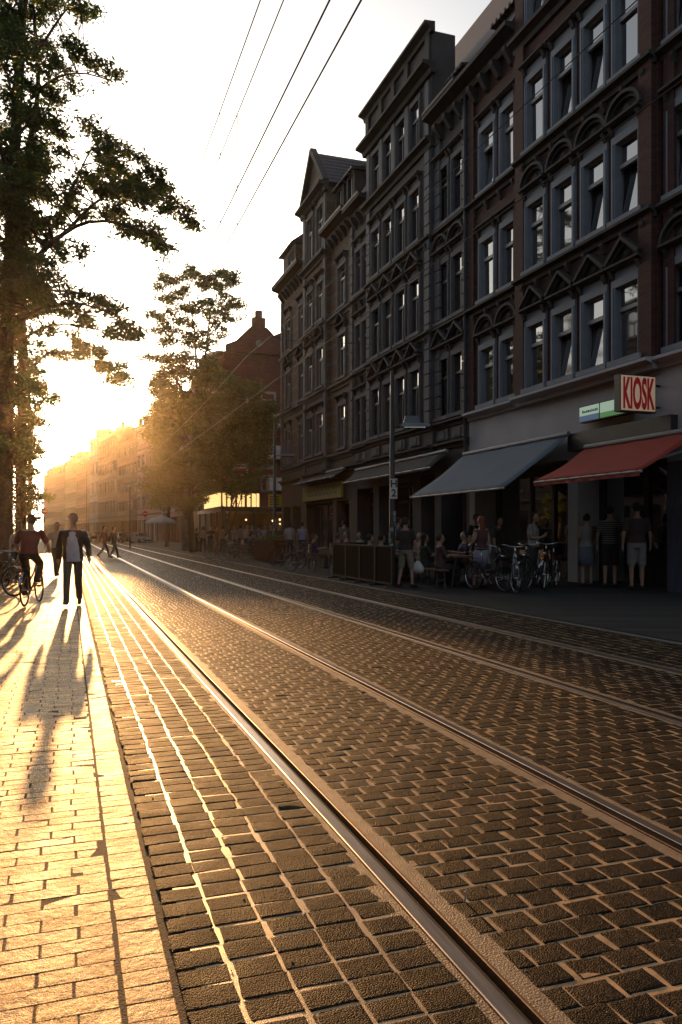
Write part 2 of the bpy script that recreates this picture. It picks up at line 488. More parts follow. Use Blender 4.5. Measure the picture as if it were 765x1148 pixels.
# right-hand pavement: slopes gently up to the house fronts, with a low kerb
mb = MB()
mb.add([(KERB, -6, 0.0), (FAC + 1, -6, gz(FAC + 1)), (FAC + 1, 112, gz(FAC + 1)), (KERB, 112, 0.0)], [(0, 1, 2, 3)])
tag(mb.build('pavement', M_SLAB, loc=(0, 0, 0.012)), kind='structure')
tag(MB().span((KERB - 0.09, -6, -0.05), (KERB - 0.003, 112, 0.02)).build('kerb', mat('kerb stone', (0.16, 0.15, 0.14), 0.7, bump=0.4, bscale=90)), kind='structure')
# thin dark strip across the left pavement, flush with the bricks
tag(MB().span((-4.5, 5.566, -0.02), (0.1, 5.582, 0.0118)).build('dark_strip', M_GUT), kind='structure')

# grooved tram rails
M_RAIL = mat('polished rail steel', (0.36, 0.31, 0.27), 0.32, metal=0.9, var=0.25, scale=8, stretch=(6, 0.4, 1))
M_RUST = mat('rusty rail lip', (0.16, 0.09, 0.05), 0.5, metal=0.5, var=0.4, scale=30)
M_BLACK = mat('black groove floor', (0.008, 0.007, 0.006), 0.9)  # groove floor set to a near-black base colour
M_MORT = mat('brown rail grouting', (0.20, 0.14, 0.085), 0.6, var=0.35, scale=12, bump=0.6, bscale=120)
rl = ['tram rail running closest to the pale brick pavement', 'second tram rail from the pale pavement, right rail of the near track',
      'third tram rail from the pale pavement, left rail of the far track', 'tram rail running closest to the houses with shops']
for i, x in enumerate(RAIL):
    sd = 1 if i % 2 == 0 else -1          # groove lies on the inner side
    t = empty('tram_rail', (x, 50, 0), 0, rl[i], 'tram rail', 'grooved tram rails sunk in the cobbles')
    def strip(name, a, b, z0, z1, m):
        xa, xb = sorted((sd * a, sd * b))
        pr = [(xa, z0), (xa, z1 - 0.002), (xa + 0.004, z1), (xb - 0.004, z1), (xb, z1 - 0.002), (xb, z0)]
        MB().prism_y(pr, -54, 62).build(name, m, t)
    strip('rail_head', -0.082, -0.022, -0.03, 0.011, M_RAIL)
    strip('groove', -0.0215, 0.0215, -0.035, -0.024, M_BLACK)
    strip('guard_lip', 0.022, 0.036, -0.03, 0.009, M_RUST)
    g = MB()
    for a, b in ((-0.150, -0.083), (0.037, 0.140)):
        xa, xb = sorted((sd * a, sd * b))
        g.prism_y([(xa, -0.03), (xa, 0.0011), (xb, 0.0011), (xb, -0.03)], -54, 62)
    g.build('grouting', M_MORT, t)

# drain channel across the gap between the tracks, and loose grit
tag(MB().span((RAIL[1] + .10, 13.62, -.02), (RAIL[2] - .10, 13.70, .0062)).build('track_drain', mat('worn drain steel', (.3, .27, .23), .35, metal=.7)), 'narrow steel drain channel crossing the setts between the two tracks', 'drain')
m = MB(); random.seed(77)
for _ in range(260):
    y = 1.5 + 11 * random.random() ** 1.6; x = random.uniform(.4, min(7.0, .9 * y + .4)); r_ = random.uniform(.002, .006)
    m.ball((x, y, .003), (r_, r_ * random.uniform(.7, 1.2), r_ * .7), 6, 4)
tag(m.build('grit', mat('loose grit', (.25, .2, .14), .8, var=.5, scale=60)), kind='stuff')
g_ = G(521, 1012)
tag(MB().tube([(0, 0, 0), (.004, 0, .02), (.003, .002, .042)], .0042, 8).build('cigarette_end', mat('pale paper', (.5, .45, .38), .8), None, (g_.x, g_.y, .002)), 'pale cigarette end standing upright on a cobble between the rails', 'cigarette end')
# ================================================================== BUILDINGS (right-hand row; local x runs along the street, y out of the wall, z up)
C_STONE = (0.115, 0.115, 0.125)
M_WHITE = mat('pale blue grey window stucco', (0.25, 0.29, 0.345), 0.75, var=0.15, scale=1.5, bump=0.2, bscale=60)
M_TIMB = mat('grey white window paint', (0.28, 0.3, 0.33), 0.45, var=0.08)
M_RED = mat_brick('dark red brick', (0.092, 0.029, 0.022), (0.07, 0.05, 0.045))
M_TRIM = mat('sooty sandstone trim', (0.056, 0.054, 0.054), 0.85, var=0.3, scale=2.5, bump=0.4, bscale=40)
M_GREY = mat('grey stucco facade', (0.085, 0.081, 0.082), 0.85, var=0.25, scale=1.2, bump=0.3, bscale=50)
M_GREY2 = mat('grey stone window surround', (0.14, 0.148, 0.165), 0.8, var=0.2, scale=2.0, bump=0.3, bscale=60)
M_TAN = mat_brick('tan brick with pale bands', (0.18, 0.105, 0.06), (0.10, 0.08, 0.06), band=0.39, bandcol=(0.160, 0.148, 0.132))
M_TANS = mat('tan stone surround', (0.160, 0.152, 0.144), 0.8, var=0.2, scale=2)
M_FASC = mat('pale grey shop fascia render', (0.58, 0.58, 0.61), 0.8, var=0.12, scale=0.8, bump=0.2, bscale=70)
M_GLASS = mat_glass('window glass')
M_GLASSC = mat_glass('curtained window glass', (0.09, 0.09, 0.095), 0.06)
M_TILE = mat_tiles('brown roof tiles', (0.045, 0.031, 0.034))
M_DARK = mat('unlit room dark', (0.02, 0.018, 0.017), 0.8)  # darkness of unlit rooms put into the colour
M_ZINC = mat('dark zinc gutter', (0.05, 0.05, 0.055), 0.5, metal=0.4)
M_BACK = mat('rendered side wall', (0.16, 0.145, 0.13), 0.9, var=0.2, scale=0.8)
M_FRAMED = mat('dark shop frame', (0.035, 0.035, 0.037), 0.5)
_cache = {}
def window_mesh(w, h, tr=0.68, mull=False, open_=False):
    """timber frame of one window; origin at the middle of the sill line on the wall face"""
    key = ('f', w, h, tr, mull, open_)
    if key in _cache: return _cache[key]
    m = MB(); y0, y1 = -0.115, -0.045; t = 0.055
    m.span((-w / 2, y0, 0), (-w / 2 + t, y1, h)); m.span((w / 2 - t, y0, 0), (w / 2, y1, h))
    m.span((-w / 2 + t, y0, 0), (w / 2 - t, y1, t)); m.span((-w / 2 + t, y0, h - t), (w / 2 - t, y1, h))
    if tr: m.span((-w / 2 + t, y0 + 0.004, h * tr - 0.045), (w / 2 - t, y1 + 0.02, h * tr + 0.045))
    if mull: m.span((-0.03, y0 + 0.006, t), (0.03, y1 - 0.006, h * (tr or 1) - 0.045))
    if open_:   # the lower casement is tipped inwards at its top
        hh = h * tr - 0.1; a = 0.12
        for sx in (-1, 1):
            m.bar((sx * (w / 2 - t - 0.03), y0 - 0.02, t + 0.01), (sx * (w / 2 - t - 0.03), y0 - 0.02 - a, t + hh), 0.05, 0.045)
        m.bar((-w / 2 + t, y0 - 0.02 - a, t + hh - 0.02), (w / 2 - t, y0 - 0.02 - a, t + hh - 0.02), 0.045, 0.05)
        m.bar((-w / 2 + t, y0 - 0.02, t + 0.03), (w / 2 - t, y0 - 0.02, t + 0.03), 0.045, 0.05)
    _cache[key] = m.mesh('window'); return _cache[key]
def pane_mesh(w, h, tr=0.68, open_=False, curt=False):
    key = ('p', w, h, tr, open_, curt)
    if key in _cache: return _cache[key]
    m = MB(); y = -0.085; t = 0.05; a = 0.12 if open_ else 0
    zt = h * tr if tr else h - t
    m.add([(-w / 2 + t, y - 0.012, t), (w / 2 - t, y - 0.012, t), (w / 2 - t, y - 0.012 - a, zt - 0.02), (-w / 2 + t, y - 0.012 - a, zt - 0.02)], [(0, 1, 2, 3)][0:1])
    if tr: m.add([(-w / 2 + t, y, zt), (w / 2 - t, y, zt), (w / 2 - t, y, h - t), (-w / 2 + t, y, h - t)], [(0, 1, 2, 3)])
    _cache[key] = m.mesh('curtained_pane' if curt else 'pane'); return _cache[key]
def dark_mesh(w, h):
    key = ('d', w, h)
    if key in _cache: return _cache[key]
    m = MB(); y = -0.5
    m.add([(-w / 2 - .1, y, -.1), (w / 2 + .1, y, -.1), (w / 2 + .1, y, h + .1), (-w / 2 - .1, y, h + .1)], [(0, 1, 2, 3)])
    _cache[key] = m.mesh('room_darkness'); return _cache[key]
def surround_mesh(w, h, style):
    key = ('s', w, h, style != 'plain')
    if key in _cache: return _cache[key]
    m = MB(); j = 0.125; p = 0.06
    for sx in (-1, 1):
        m.span((sx * (w / 2 - .012), -0.19, -0.02), (sx * (w / 2 + j), p, h))
        m.span((sx * (w / 2 + j * 0.35), p, -0.02), (sx * (w / 2 + j * 0.75), p + 0.025, h))
    m.span((-w / 2 - j, -0.19, h - .012), (w / 2 + j, p + 0.002, h + 0.16))
    m.span((-w / 2 - j - 0.04, -0.19, -0.14), (w / 2 + j + 0.04, p + 0.09, -0.022))
    if style != 'plain':
        z = h + 0.162
        m.span((-w / 2 - j, 0.0, z), (w / 2 + j, p - 0.02, z + 0.20))                      # frieze
    _cache[key] = m.mesh('surround'); return _cache[key]
def pediment_mesh(w, h, style):
    key = ('ped', w, h, style)
    if key in _cache: return _cache[key]
    m = MB(); j = 0.125; p = 0.06; z = h + 0.364
    m.prism_x([(0, z), (p + 0.06, z), (p + 0.16, z + 0.05), (p + 0.16, z + 0.10), (0, z + 0.10)], -w / 2 - j - 0.06, w / 2 + j + 0.06)
    for sx in (-1, 1):                                                                   # small consoles
        m.prism_x([(p - 0.018, z - 0.2), (p + 0.03, z - 0.16), (p + 0.12, z - 0.002), (p - 0.018, z - 0.002)], sx * (w / 2 + 0.02) - (0.1 if sx < 0 else 0), sx * (w / 2 + 0.02) + (0.1 if sx > 0 else 0))
    z += 0.10; a = w / 2 + j + 0.05
    if style == 'tri':
        for sx in (-1, 1):
            m.bar((sx * a, 0.10, z + 0.05), (0, 0.10, z + 0.50), 0.24, 0.07); m.bar((sx * a * .86, 0.06, z + 0.02), (0, 0.06, z + 0.42), 0.14, 0.06)
        m.prism_y([(-a * 0.9, z + 0.002), (a * 0.9, z + 0.002), (0, z + 0.42)], 0.0, 0.02)
        m.ball((0, 0.04, z + 0.17), (0.13, 0.05, 0.10), 8, 6)
    elif style == 'arch':
        for aa, hh, d0, d1, th in ((a, .46, .09, .20, .07), (a * .84, .37, .05, .12, .06)):
            pts = [(aa * math.cos(t), d0, z + hh * math.sin(t)) for t in [PI * i / 10 for i in range(11)]]
            for k in range(10): m.bar(pts[k], pts[k + 1], d1, th)
        m.prism_y([(a * .8 * math.cos(PI * i / 10), z + .36 * math.sin(PI * i / 10)) for i in range(11)][::-1], 0.0, 0.02)
        m.ball((0, 0.03, z + 0.14), (0.15, 0.06, 0.11), 8, 6)
    _cache[key] = m.mesh('pediment'); return _cache[key]
def window(parent, x, z, w, h, style, frame_m, sur_m, tr=0.68, mull=False, open_=False, y=0.0, rot=None, glass=None, ped_m=None):
    f = put('window', window_mesh(w, h, tr, mull, open_), frame_m, parent, (x, y, z))
    p = put('pane', pane_mesh(w, h, tr, open_, random.random() < .3), None, f)
    if len(p.data.materials) == 0: p.data.materials.append(M_GLASSC if p.data.name.startswith('curtained') else M_GLASS)
    p.rotation_euler = (random.gauss(0, 0.006), 0, random.gauss(0, 0.012))
    put('surround', surround_mesh(w, h, style), sur_m, f)
    if style != 'plain': put('pediment', pediment_mesh(w, h, style), ped_m or M_TRIM, f)
    return f
def cornice(x0, x1, z, out=0.28, h=0.3, y=0.0, mb=None):
    m = mb or MB()
    m.prism_x([(y - 0.04, z - h), (y + out * 0.3, z - h), (y + out * 0.38, z - h * 0.55), (y + out * 0.8, z - h * 0.35), (y + out, z - h * 0.3), (y + out, z), (y - 0.04, z + 0.03)], x0, x1)
    return m
def consoles(m, x0, x1, z, h, out, step, y=0.0, wd=0.13):
    n = max(1, int((x1 - x0) / step))
    for i in range(n):
        x = x0 + (i + 0.5) * (x1 - x0) / n
        m.prism_x([(y - 0.02, z - h), (y + out * 0.35, z - h * 0.9), (y + out, z - h * 0.25), (y + out, z), (y - 0.02, z)], x - wd / 2, x + wd / 2)
    return m
def shell(m, x0, x1, z0, z1, d=11.0):
    """side walls, rear and ceiling behind the front wall"""
    m.add([(x0, 0, z0), (x0, -d, z0), (x0, -d, z1), (x0, 0, z1)], [(0, 1, 2, 3)])
    m.add([(x1, 0, z0), (x1, 0, z1), (x1, -d, z1), (x1, -d, z0)], [(0, 1, 2, 3)])
    m.add([(x0, -d, z0), (x1, -d, z0), (x1, -d, z1), (x0, -d, z1)], [(0, 1, 2, 3)])
    return m
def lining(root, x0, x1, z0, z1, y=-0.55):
    """dark sheet standing in for the unlit rooms behind the glass"""
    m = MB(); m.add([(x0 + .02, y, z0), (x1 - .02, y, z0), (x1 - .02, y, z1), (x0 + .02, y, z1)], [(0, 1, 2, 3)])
    return m.build('dark_room_sheet', M_DARK, root)  # near-black sheet painting the darkness of the rooms
ZB = gz(FAC) + 0.012 - 0.05

# ------------------------------------------------------------------ red brick house with the kiosk
b = empty('red_brick_house', (FAC, 10.4, 0), R(90), 'dark red brick house with pale window surrounds above the kiosk and awnings', 'house')
W0 = 11.44
lx = lambda s: s - 10.4
cols4 = [lx(s) for s in (17.95, 16.71, 15.51, 14.36)]
pairA = [lx(s) for s in (20.72, 19.50)]; pairB = [lx(s) for s in (12.80, 11.58)]
WW = 0.76
fl = [(5.28, 6.9), (8.4, 10.1), (11.6, 13.4)]
holes = []
for (za, zb) in fl:
    for x in pairA + pairB: holes.append((x - WW / 2, x + WW / 2, za, zb))
RA, RB = lx(13.45), lx(18.85)
wl = MB()
for (xa, xb) in ((0, RA), (RB, W0)):
    wl.wall(xa, xb, 5.05, 15.0, [h for h in holes if xa < h[0] < xb])
rh = [(x - WW / 2, x + WW / 2, za, zb) for (za, zb) in fl + [(14.9, 16.6)] for x in cols4]
wl.wall(RA, RB, 5.05, 17.7, rh, y=0.14, reveal=0.36)
wl.add([(RA, 0, 5.05), (RA, 0.14, 5.05), (RA, 0.14, 17.7), (RA, 0, 17.7)], [(0, 1, 2, 3)])
wl.add([(RB, 0, 5.05), (RB, 0, 17.7), (RB, 0.14, 17.7), (RB, 0.14, 5.05)], [(0, 1, 2, 3)])
wl.add([(RA, 0, 15), (RA, -8, 15), (RA, -8, 17.7), (RA, 0, 17.7)], [(0, 1, 2, 3)]); wl.add([(RB, 0, 15), (RB, 0, 17.7), (RB, -8, 17.7), (RB, -8, 15)], [(0, 1, 2, 3)])
shell(wl, 0, W0, ZB, 15.0)
wl.build('wall', M_RED, b)
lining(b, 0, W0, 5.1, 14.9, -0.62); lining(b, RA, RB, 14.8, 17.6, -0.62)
for x in (RA + 0.27, RB - 0.2):
    MB().span((x - 0.2, 0.141, 5.1), (x + 0.2, 0.24, 17.6)).build('pilaster', M_RED, b)
for x in (lx(19.06), lx(13.2), W0 - 0.2, 0.2):
    MB().span((x - 0.15, 0.002, 5.1), (x + 0.15, 0.08, 14.95)).build('pilaster', M_RED, b)
st1 = [('arch', 'tri'), ('plain', 'arch'), ('plain', 'plain'), ('plain', 'plain')]
random.seed(11)
for k, (za, zb) in enumerate(fl + [(14.9, 16.6)]):
    for x in (pairA + pairB if k < 3 else []):
        window(b, x, za, WW, zb - za, {0: 'arch', 1: 'flat', 2: 'flat'}[k], M_TIMB, M_WHITE, open_=random.random() < 0.35)
    for x in cols4:
        window(b, x, za, WW, zb - za, {0: 'tri', 1: 'arch', 2: 'flat', 3: 'plain'}[k], M_TIMB, M_WHITE, open_=random.random() < 0.4, y=0.14)
for z in (5.08, 8.24, 11.44):
    m = MB()
    for xa, xb, y in ((0, RA, 0.0), (RA, RB, 0.14), (RB, W0, 0.0)):
        cornice(xa, xb, z, 0.22 if z > 6 else 0.3, 0.22, y, m)
        if z > 6: consoles(m, xa, xb, z - 0.222, 0.26, 0.14, 0.61, y, 0.1)
    m.build('cornice', M_TRIM if z > 6 else M_FASC, b)
m = MB()
for xa, xb in ((0, RA), (RB, W0)):
    cornice(xa, xb, 15.3, 0.55, 0.4, 0, m); consoles(m, xa + .1, xb - .1, 14.9, 0.5, 0.34, 0.6, 0, 0.16)
cornice(RA - .1, RB + .1, 14.72, 0.3, 0.3, 0.14, m); cornice(RA - .15, RB + .15, 17.9, 0.5, 0.4, 0.14, m); consoles(m, RA, RB, 17.5, 0.5, 0.34, 0.6, 0.14, 0.16)
m.build('cornice', M_TRIM, b)
rf = MB()
for xa, xb, z0 in ((0, RA - .1, 15.28), (RB + .1, W0, 15.28), (RA - .1, RB + .1, 17.92)):
    rf.prism_x([(0.35, z0), (-4.7, z0 + (7.97 if z0 < 16 else 5.2)), (-11, z0), (-11, z0 - .25), (0.0, z0 - 0.25)], xa, xb)
rf.build('roof', M_TILE, b)
# shop storey: pale fascia, dark openings
sh = MB()
ops = [(lx(16.75), lx(21.5), ZB, 3.25), (lx(13.3), lx(16.35), ZB, 3.35), (lx(11.0), lx(12.55), 1.05, 3.1)]
sh.wall(0, W0, ZB, 5.05, ops, y=0.02, reveal=0.9)
sh.build('shop_wall', M_FASC, b)
sf = MB()
sf.wall(lx(16.75), lx(21.5), ZB, 3.25, [(lx(16.9), lx(18.4), ZB + .5, 3.0), (lx(18.5), lx(19.5), ZB + .05, 3.0), (lx(19.6), lx(21.3), ZB + .5, 3.0)], y=-0.7, reveal=0.08)
sf.wall(lx(13.3), lx(16.35), ZB, 3.35, [(lx(13.5), lx(14.6), ZB + .9, 2.9), (lx(14.75), lx(16.2), ZB + .05, 2.9)], y=-0.6, reveal=0.08)
sfo = sf.build('shopfront', M_FRAMED, b)
g = MB()
for xa, xb, y in ((lx(16.8), lx(21.45), -0.76), (lx(13.4), lx(16.3), -0.66)):
    g.add([(xa, y, ZB), (xb, y, ZB), (xb, y, 3.2), (xa, y, 3.2)], [(0, 1, 2, 3)])
g.build('pane', M_GLASS, sfo)
f = MB(); xa, xb = lx(11.0), lx(12.55)
f.wall(xa, xb, 1.05, 3.1, [(xa + .1, xb - .1, 1.15, 2.95)], y=0.0, reveal=0.1); f.span((xa - .08, 0.021, 0.95), (xb + .08, 0.09, 1.045))
fo = f.build('shop_window', M_TIMB, b)
MB().add([(xa, -.09, 1.1), (xb, -.09, 1.1), (xb, -.09, 3.0), (xa, -.09, 3.0)], [(0, 1, 2, 3)]).build('pane', M_GLASS, fo)
MB().span((lx(12.65), 0.022, ZB), (lx(13.25), 0.07, 2.9)).build('wall_panel', mat('blue grey wall panel', (0.10, 0.11, 0.16), 0.6, stretch=(8, 1, 1)), b)
MB().span((lx(13.0), 0.021, 3.42), (lx(16.5), 0.2, 3.84)).build('shutter_box', M_FRAMED, b)

# ------------------------------------------------------------------ grey stucco house
b = empty('grey_stucco_house', (FAC, 21.84, 0), R(90), 'grey stucco house with a tall four-window middle bay and flat parapet', 'house')
W0 = 32.35 - 21.84
lx = lambda s: s - 21.84
wingA = [lx(22.55), lx(23.68)]; wingB = [lx(30.92), lx(31.72)]; mid = [lx(s) for s in (25.55, 26.8, 28.05, 29.3)]
fl = [(5.28, 7.15), (8.45, 10.3), (11.65, 13.45)]
RA, RB = lx(24.2), lx(30.3)
wl = MB(); ww = 0.78; wn = 0.56
for (xa, xb, cs, w) in ((0, RA, wingA, ww), (RB, W0, wingB, wn)):
    wl.wall(xa, xb, 4.35, 15.0, [(x - w / 2, x + w / 2, za, zb) for za, zb in fl for x in cs])
wl.wall(RA, RB, 4.35, 18.3, [(x - ww / 2, x + ww / 2, za, zb) for za, zb in fl + [(14.75, 16.5)] for x in mid], y=0.16, reveal=0.38)
for x, q in ((RA, 1), (RB, -1)):
    wl.add([(x, -6 if False else 0, 4.35), (x, 0.16, 4.35), (x, 0.16, 18.3), (x, 0, 18.3)][::q], [(0, 1, 2, 3)])
    wl.add([(x, -.7, 15), (x, 0, 15), (x, 0, 18.3), (x, -.7, 18.3)][::q], [(0, 1, 2, 3)])
wl.add([(RA, -.7, 15), (RA, -.7, 18.3), (RB, -.7, 18.3), (RB, -.7, 15)], [(0, 1, 2, 3)]); wl.add([(RA, 0.15, 18.29), (RB, 0.15, 18.29), (RB, -.7, 18.29), (RA, -.7, 18.29)], [(0, 1, 2, 3)])
shell(wl, 0, W0, ZB, 15)
wl.build('wall', M_GREY, b)
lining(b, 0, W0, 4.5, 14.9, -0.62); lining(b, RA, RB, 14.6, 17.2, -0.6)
for k, (za, zb) in enumerate(fl + [(14.75, 16.5)]):
    if k < 3:
        for x in wingA: window(b, x, za, ww, zb - za, {0: 'tri', 1: 'arch', 2: 'flat'}[k], M_FRAMED, M_GREY2, mull=True)
        for x in wingB: window(b, x, za, wn, zb - za, 'flat', M_FRAMED, M_GREY2)
    for x in mid: window(b, x, za, ww, zb - za, {0: 'tri', 1: 'tri', 2: 'flat', 3: 'plain'}[k], M_FRAMED, M_GREY2, mull=True, y=0.16)
for z in (4.38, 5.08, 8.24, 11.44):
    m = MB()
    for xa, xb, y in ((0, RA, 0), (RA, RB, 0.16), (RB, W0, 0)):
        cornice(xa, xb, z, 0.2, 0.2, y, m)
        if z > 8: consoles(m, xa, xb, z - 0.2, 0.3, 0.16, 0.62, y, 0.12)
    m.build('cornice', M_TRIM, b)
for x in wingA + wingB + mid:
    y = 0.16 if x in mid else 0
    wd = 0.42 if x not in wingB else 0.36
    MB().span((x - wd, y + 0.002, 4.48), (x + wd, y + 0.06, 4.82)).span((x - 0.22, y + 0.062, 4.53), (x + 0.22, y + 0.085, 4.77)).build('parapet_panel', M_GREY2, b)
for x, y in ((RA + 0.26, 0.16), (RB - 0.26, 0.16), (0.2, 0), (RA - 0.2, 0)):
    pil = MB()
    for z in np.arange(5.12, 14.4, 0.42):
        pil.span((x - 0.19, y + 0.002, z + 0.02), (x + 0.19, y + 0.09, z + 0.4))
    pil.build('pilaster', M_GREY2, b)
for x in [RA + 0.26, RB - 0.26] + [(mid[i] + mid[i + 1]) / 2 for i in range(3)]:
    MB().span((x - 0.15, 0.162, 14.72), (x + 0.15, 0.25, 16.7)).build('pilaster', M_GREY2, b)
m = MB()
for xa, xb in ((0, RA), (RB, W0)):
    cornice(xa, xb, 15.3, 0.55, 0.4, 0, m); consoles(m, xa + .1, xb - .1, 14.9, 0.5, 0.34, 0.55, 0, 0.15)
cornice(RA - .1, RB + .1, 14.7, 0.3, 0.3, 0.16, m); cornice(RA - .2, RB + .2, 17.15, 0.45, 0.35, 0.16, m); cornice(RA - .15, RB + .15, 18.5, 0.35, 0.3, 0.16, m)
for x in [RA + .2, RB - .2] + [(mid[i] + mid[i + 1]) / 2 for i in range(3)]:
    m.span((x - .16, 0.162, 17.2), (x + .16, 0.27, 18.2))
m.build('cornice', M_TRIM, b)
rf = MB()
for xa, xb in ((0.0, RA - .02), (RB + .02, W0)):
    rf.prism_x([(0.3, 15.28), (-4.7, 23.25), (-11, 15.28), (-11, 15.02), (0, 15.02)], xa, xb)
rf.prism_x([(-0.72, 16.9), (-4.7, 23.25), (-11, 15.28), (-11, 15.02), (-.72, 15.02)], RA - .02, RB + .02)
roof = rf.build('roof', M_TILE, b)
def dormer(root, x, z, w=1.0, h=1.35, y=-0.5, m1=None):
    d = MB(); t = 0.1
    d.wall(x - w / 2, x + w / 2, z - .5, z + h, [(x - w / 2 + .16, x + w / 2 - .16, z + .05, z + h - .12)], y=y, reveal=0.12)
    for sx in (-1, 1): d.span((x + sx * (w / 2 - .02), y - 2.2, z - .5), (x + sx * (w / 2 + .03), y - 0.003, z + h))
    dd = d.build('dormer', m1 or M_TRIM, root)
    r = MB(); r.prism_x([(y + .18, z + h), (y + .18, z + h + .09), (y - 2.6, z + h + .5), (y - 2.6, z + h)], x - w / 2 - .15, x + w / 2 + .15)
    r.build('dormer_roof', M_TILE, dd)
    g = MB(); g.span((x - .03, y - .1, z + .05), (x + .03, y - .06, z + h - .12)); g.build('window_frame', M_TIMB, dd)
    g = MB(); g.add([(x - w / 2 + .15, y - .11, z), (x + w / 2 - .15, y - .11, z), (x + w / 2 - .15, y - .11, z + h - .1), (x - w / 2 + .15, y - .11, z + h - .1)], [(0, 1, 2, 3)]); g.build('pane', M_GLASS, dd)
dormer(b, lx(23.2), 15.42, 1.0, .85, -0.25)
hs = bpy.data.objects['red_brick_house']; dormer(hs, 20.1 - 10.4, 15.42, 1.0, .9, -0.25)
for xa, xb in ((0, RA - .05), (RB + .05, W0)): MB().tube([(xa, 0.52, 15.36), (xb, 0.52, 15.36)], 0.07, 8).build('gutter', M_ZINC, b)
gm = MB(); gm.tube([(0.06, 0.14, ZB), (0.06, 0.14, 15.2)], 0.05, 8); gm.build('downpipe', M_ZINC, b)
sh = MB()
ops = [(0.35, 2.0, ZB, 3.3), (2.5, 3.6, ZB, 3.4), (4.3, 7.6, ZB, 3.3), (8.2, 10.1, ZB + .5, 3.3)]
sh.wall(0, W0, ZB, 4.35, ops, y=0.0, reveal=0.7); sh.build('shop_wall', M_GREY, b)
sf = MB()
for (xa, xb, za, zb) in ops:
    xm = (xa + xb) / 2
    sf.wall(xa, xb, za, zb, [(xa + .1, xm - .05, za + .4, zb - .7), (xm + .05, xb - .1, za + .4, zb - .7), (xa + .1, xm - .05, zb - .6, zb - .1), (xm + .05, xb - .1, zb - .6, zb - .1)], y=-0.6, reveal=0.07)
sfo = sf.build('shopfront', M_FRAMED, b)
g = MB()
for (xa, xb, za, zb) in ops: g.add([(xa, -.65, za), (xb, -.65, za), (xb, -.65, zb), (xa, -.65, zb)], [(0, 1, 2, 3)])
g.build('pane', M_GLASS, sfo)

# ------------------------------------------------------------------ tan brick house with the gable
b = empty('tan_brick_house', (FAC, 32.35, 0), R(90), 'tan brick house with pale bands and a pointed gable at the street corner', 'house')
W0 = 44.7 - 32.35
lx = lambda s: s - 32.35
RA, RB = lx(35.6), lx(39.4)
cA = [lx(33.85)]; cM = [lx(36.5), lx(38.2)]; cB = [lx(40.4), lx(43.1)]
fl = [(5.3, 7.2), (8.5, 10.4), (11.7, 13.5)]
wl = MB(); ww = 0.95
wl.wall(0, RA, 4.3, 15.1, [(x - ww / 2, x + ww / 2, za, zb) for za, zb in fl for x in cA])
wl.wall(RB, W0, 4.3, 15.1, [(x - ww / 2, x + ww / 2, za, zb) for za, zb in fl for x in cB])
wl.wall(RA, RB, 4.3, 17.75, [(x - ww / 2, x + ww / 2, za, zb) for za, zb in fl + [(15.0, 17.2)] for x in cM], y=0.2, reveal=0.42)
for x, q in ((RA, 1), (RB, -1)):
    wl.add([(x, -7, 4.35), (x, 0.2, 4.35), (x, 0.2, 17.75), (x, -7, 17.75)][::q], [(0, 1, 2, 3)])
xm = (RA + RB) / 2
wl.add([(RA, 0.2, 17.75), (RB, 0.2, 17.75), (xm, 0.2, 20.1)], [(0, 1, 2)])
shell(wl, 0, W0, ZB, 15.1)
wl.wall(lx(41.9), lx(44.5), 15.3, 17.3, [(lx(42.4), lx(43.1), 15.7, 17.0)], y=-0.05)      # squat attic storey at the corner
wl.add([(lx(41.9), -.05, 15.3), (lx(41.9), -3, 15.3), (lx(41.9), -3, 17.3), (lx(41.9), -.05, 17.3)], [(0, 1, 2, 3)]); wl.add([(lx(44.5), -.05, 15.3), (lx(44.5), -3, 15.3), (lx(44.5), -3, 17.3), (lx(44.5), -.05, 17.3)], [(3, 2, 1, 0)])
wl.build('wall', M_TAN, b)
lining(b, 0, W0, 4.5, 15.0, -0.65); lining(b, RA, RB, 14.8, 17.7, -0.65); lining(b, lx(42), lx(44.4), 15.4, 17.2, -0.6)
for k, (za, zb) in enumerate(fl + [(15.0, 17.2)]):
    if k < 3:
        for x in cA + cB: window(b, x, za, ww, zb - za, {0: 'flat', 1: 'tri', 2: 'flat'}[k], M_TIMB, M_TANS, mull=True)
    for x in cM: window(b, x, za, ww, zb - za, {0: 'flat', 1: 'arch', 2: 'flat', 3: 'arch'}[k], M_TIMB, M_TANS, mull=True, y=0.2)
window(b, lx(42.75), 15.7, 0.7, 1.3, 'plain', M_TIMB, M_TANS, y=-0.05)
for z in (4.4, 5.05, 8.24, 11.44):
    m = MB()
    for xa, xb, y in ((0, RA, 0), (RA, RB, 0.2), (RB, W0, 0)): cornice(xa, xb, z, 0.22, 0.24, y, m)
    m.build('cornice', M_TANS if z > 5 else M_TRIM, b)
m = MB()
for xa, xb in ((0, RA), (RB, W0)):
    cornice(xa, xb, 15.5, 0.6, 0.42, 0, m); consoles(m, xa + .1, xb - .1, 15.08, 0.45, 0.34, 0.6, 0, 0.15)
cornice(RA - .1, RB + .1, 14.75, 0.3, 0.3, 0.2, m); cornice(RA - .2, RB + .2, 17.95, 0.45, 0.4, 0.2, m)
for sx in (RA - .15, RB + .15): m.bar((sx, 0.3, 17.95), (xm, 0.3, 20.3), 0.3, 0.22)
m.build('cornice', M_TRIM, b)
for x in (RA + .2, RB - .2): MB().span((x - .18, .202, 4.5), (x + .18, .27, 17.5)).build('pilaster', M_TANS, b)
for x in (0.18, W0 - .2):
    pil = MB()
    for z in np.arange(5.1, 14.5, .42): pil.span((x - .17, .002, z), (x + .17, .08, z + .38))
    pil.build('pilaster', M_TANS, b)
rf = MB()
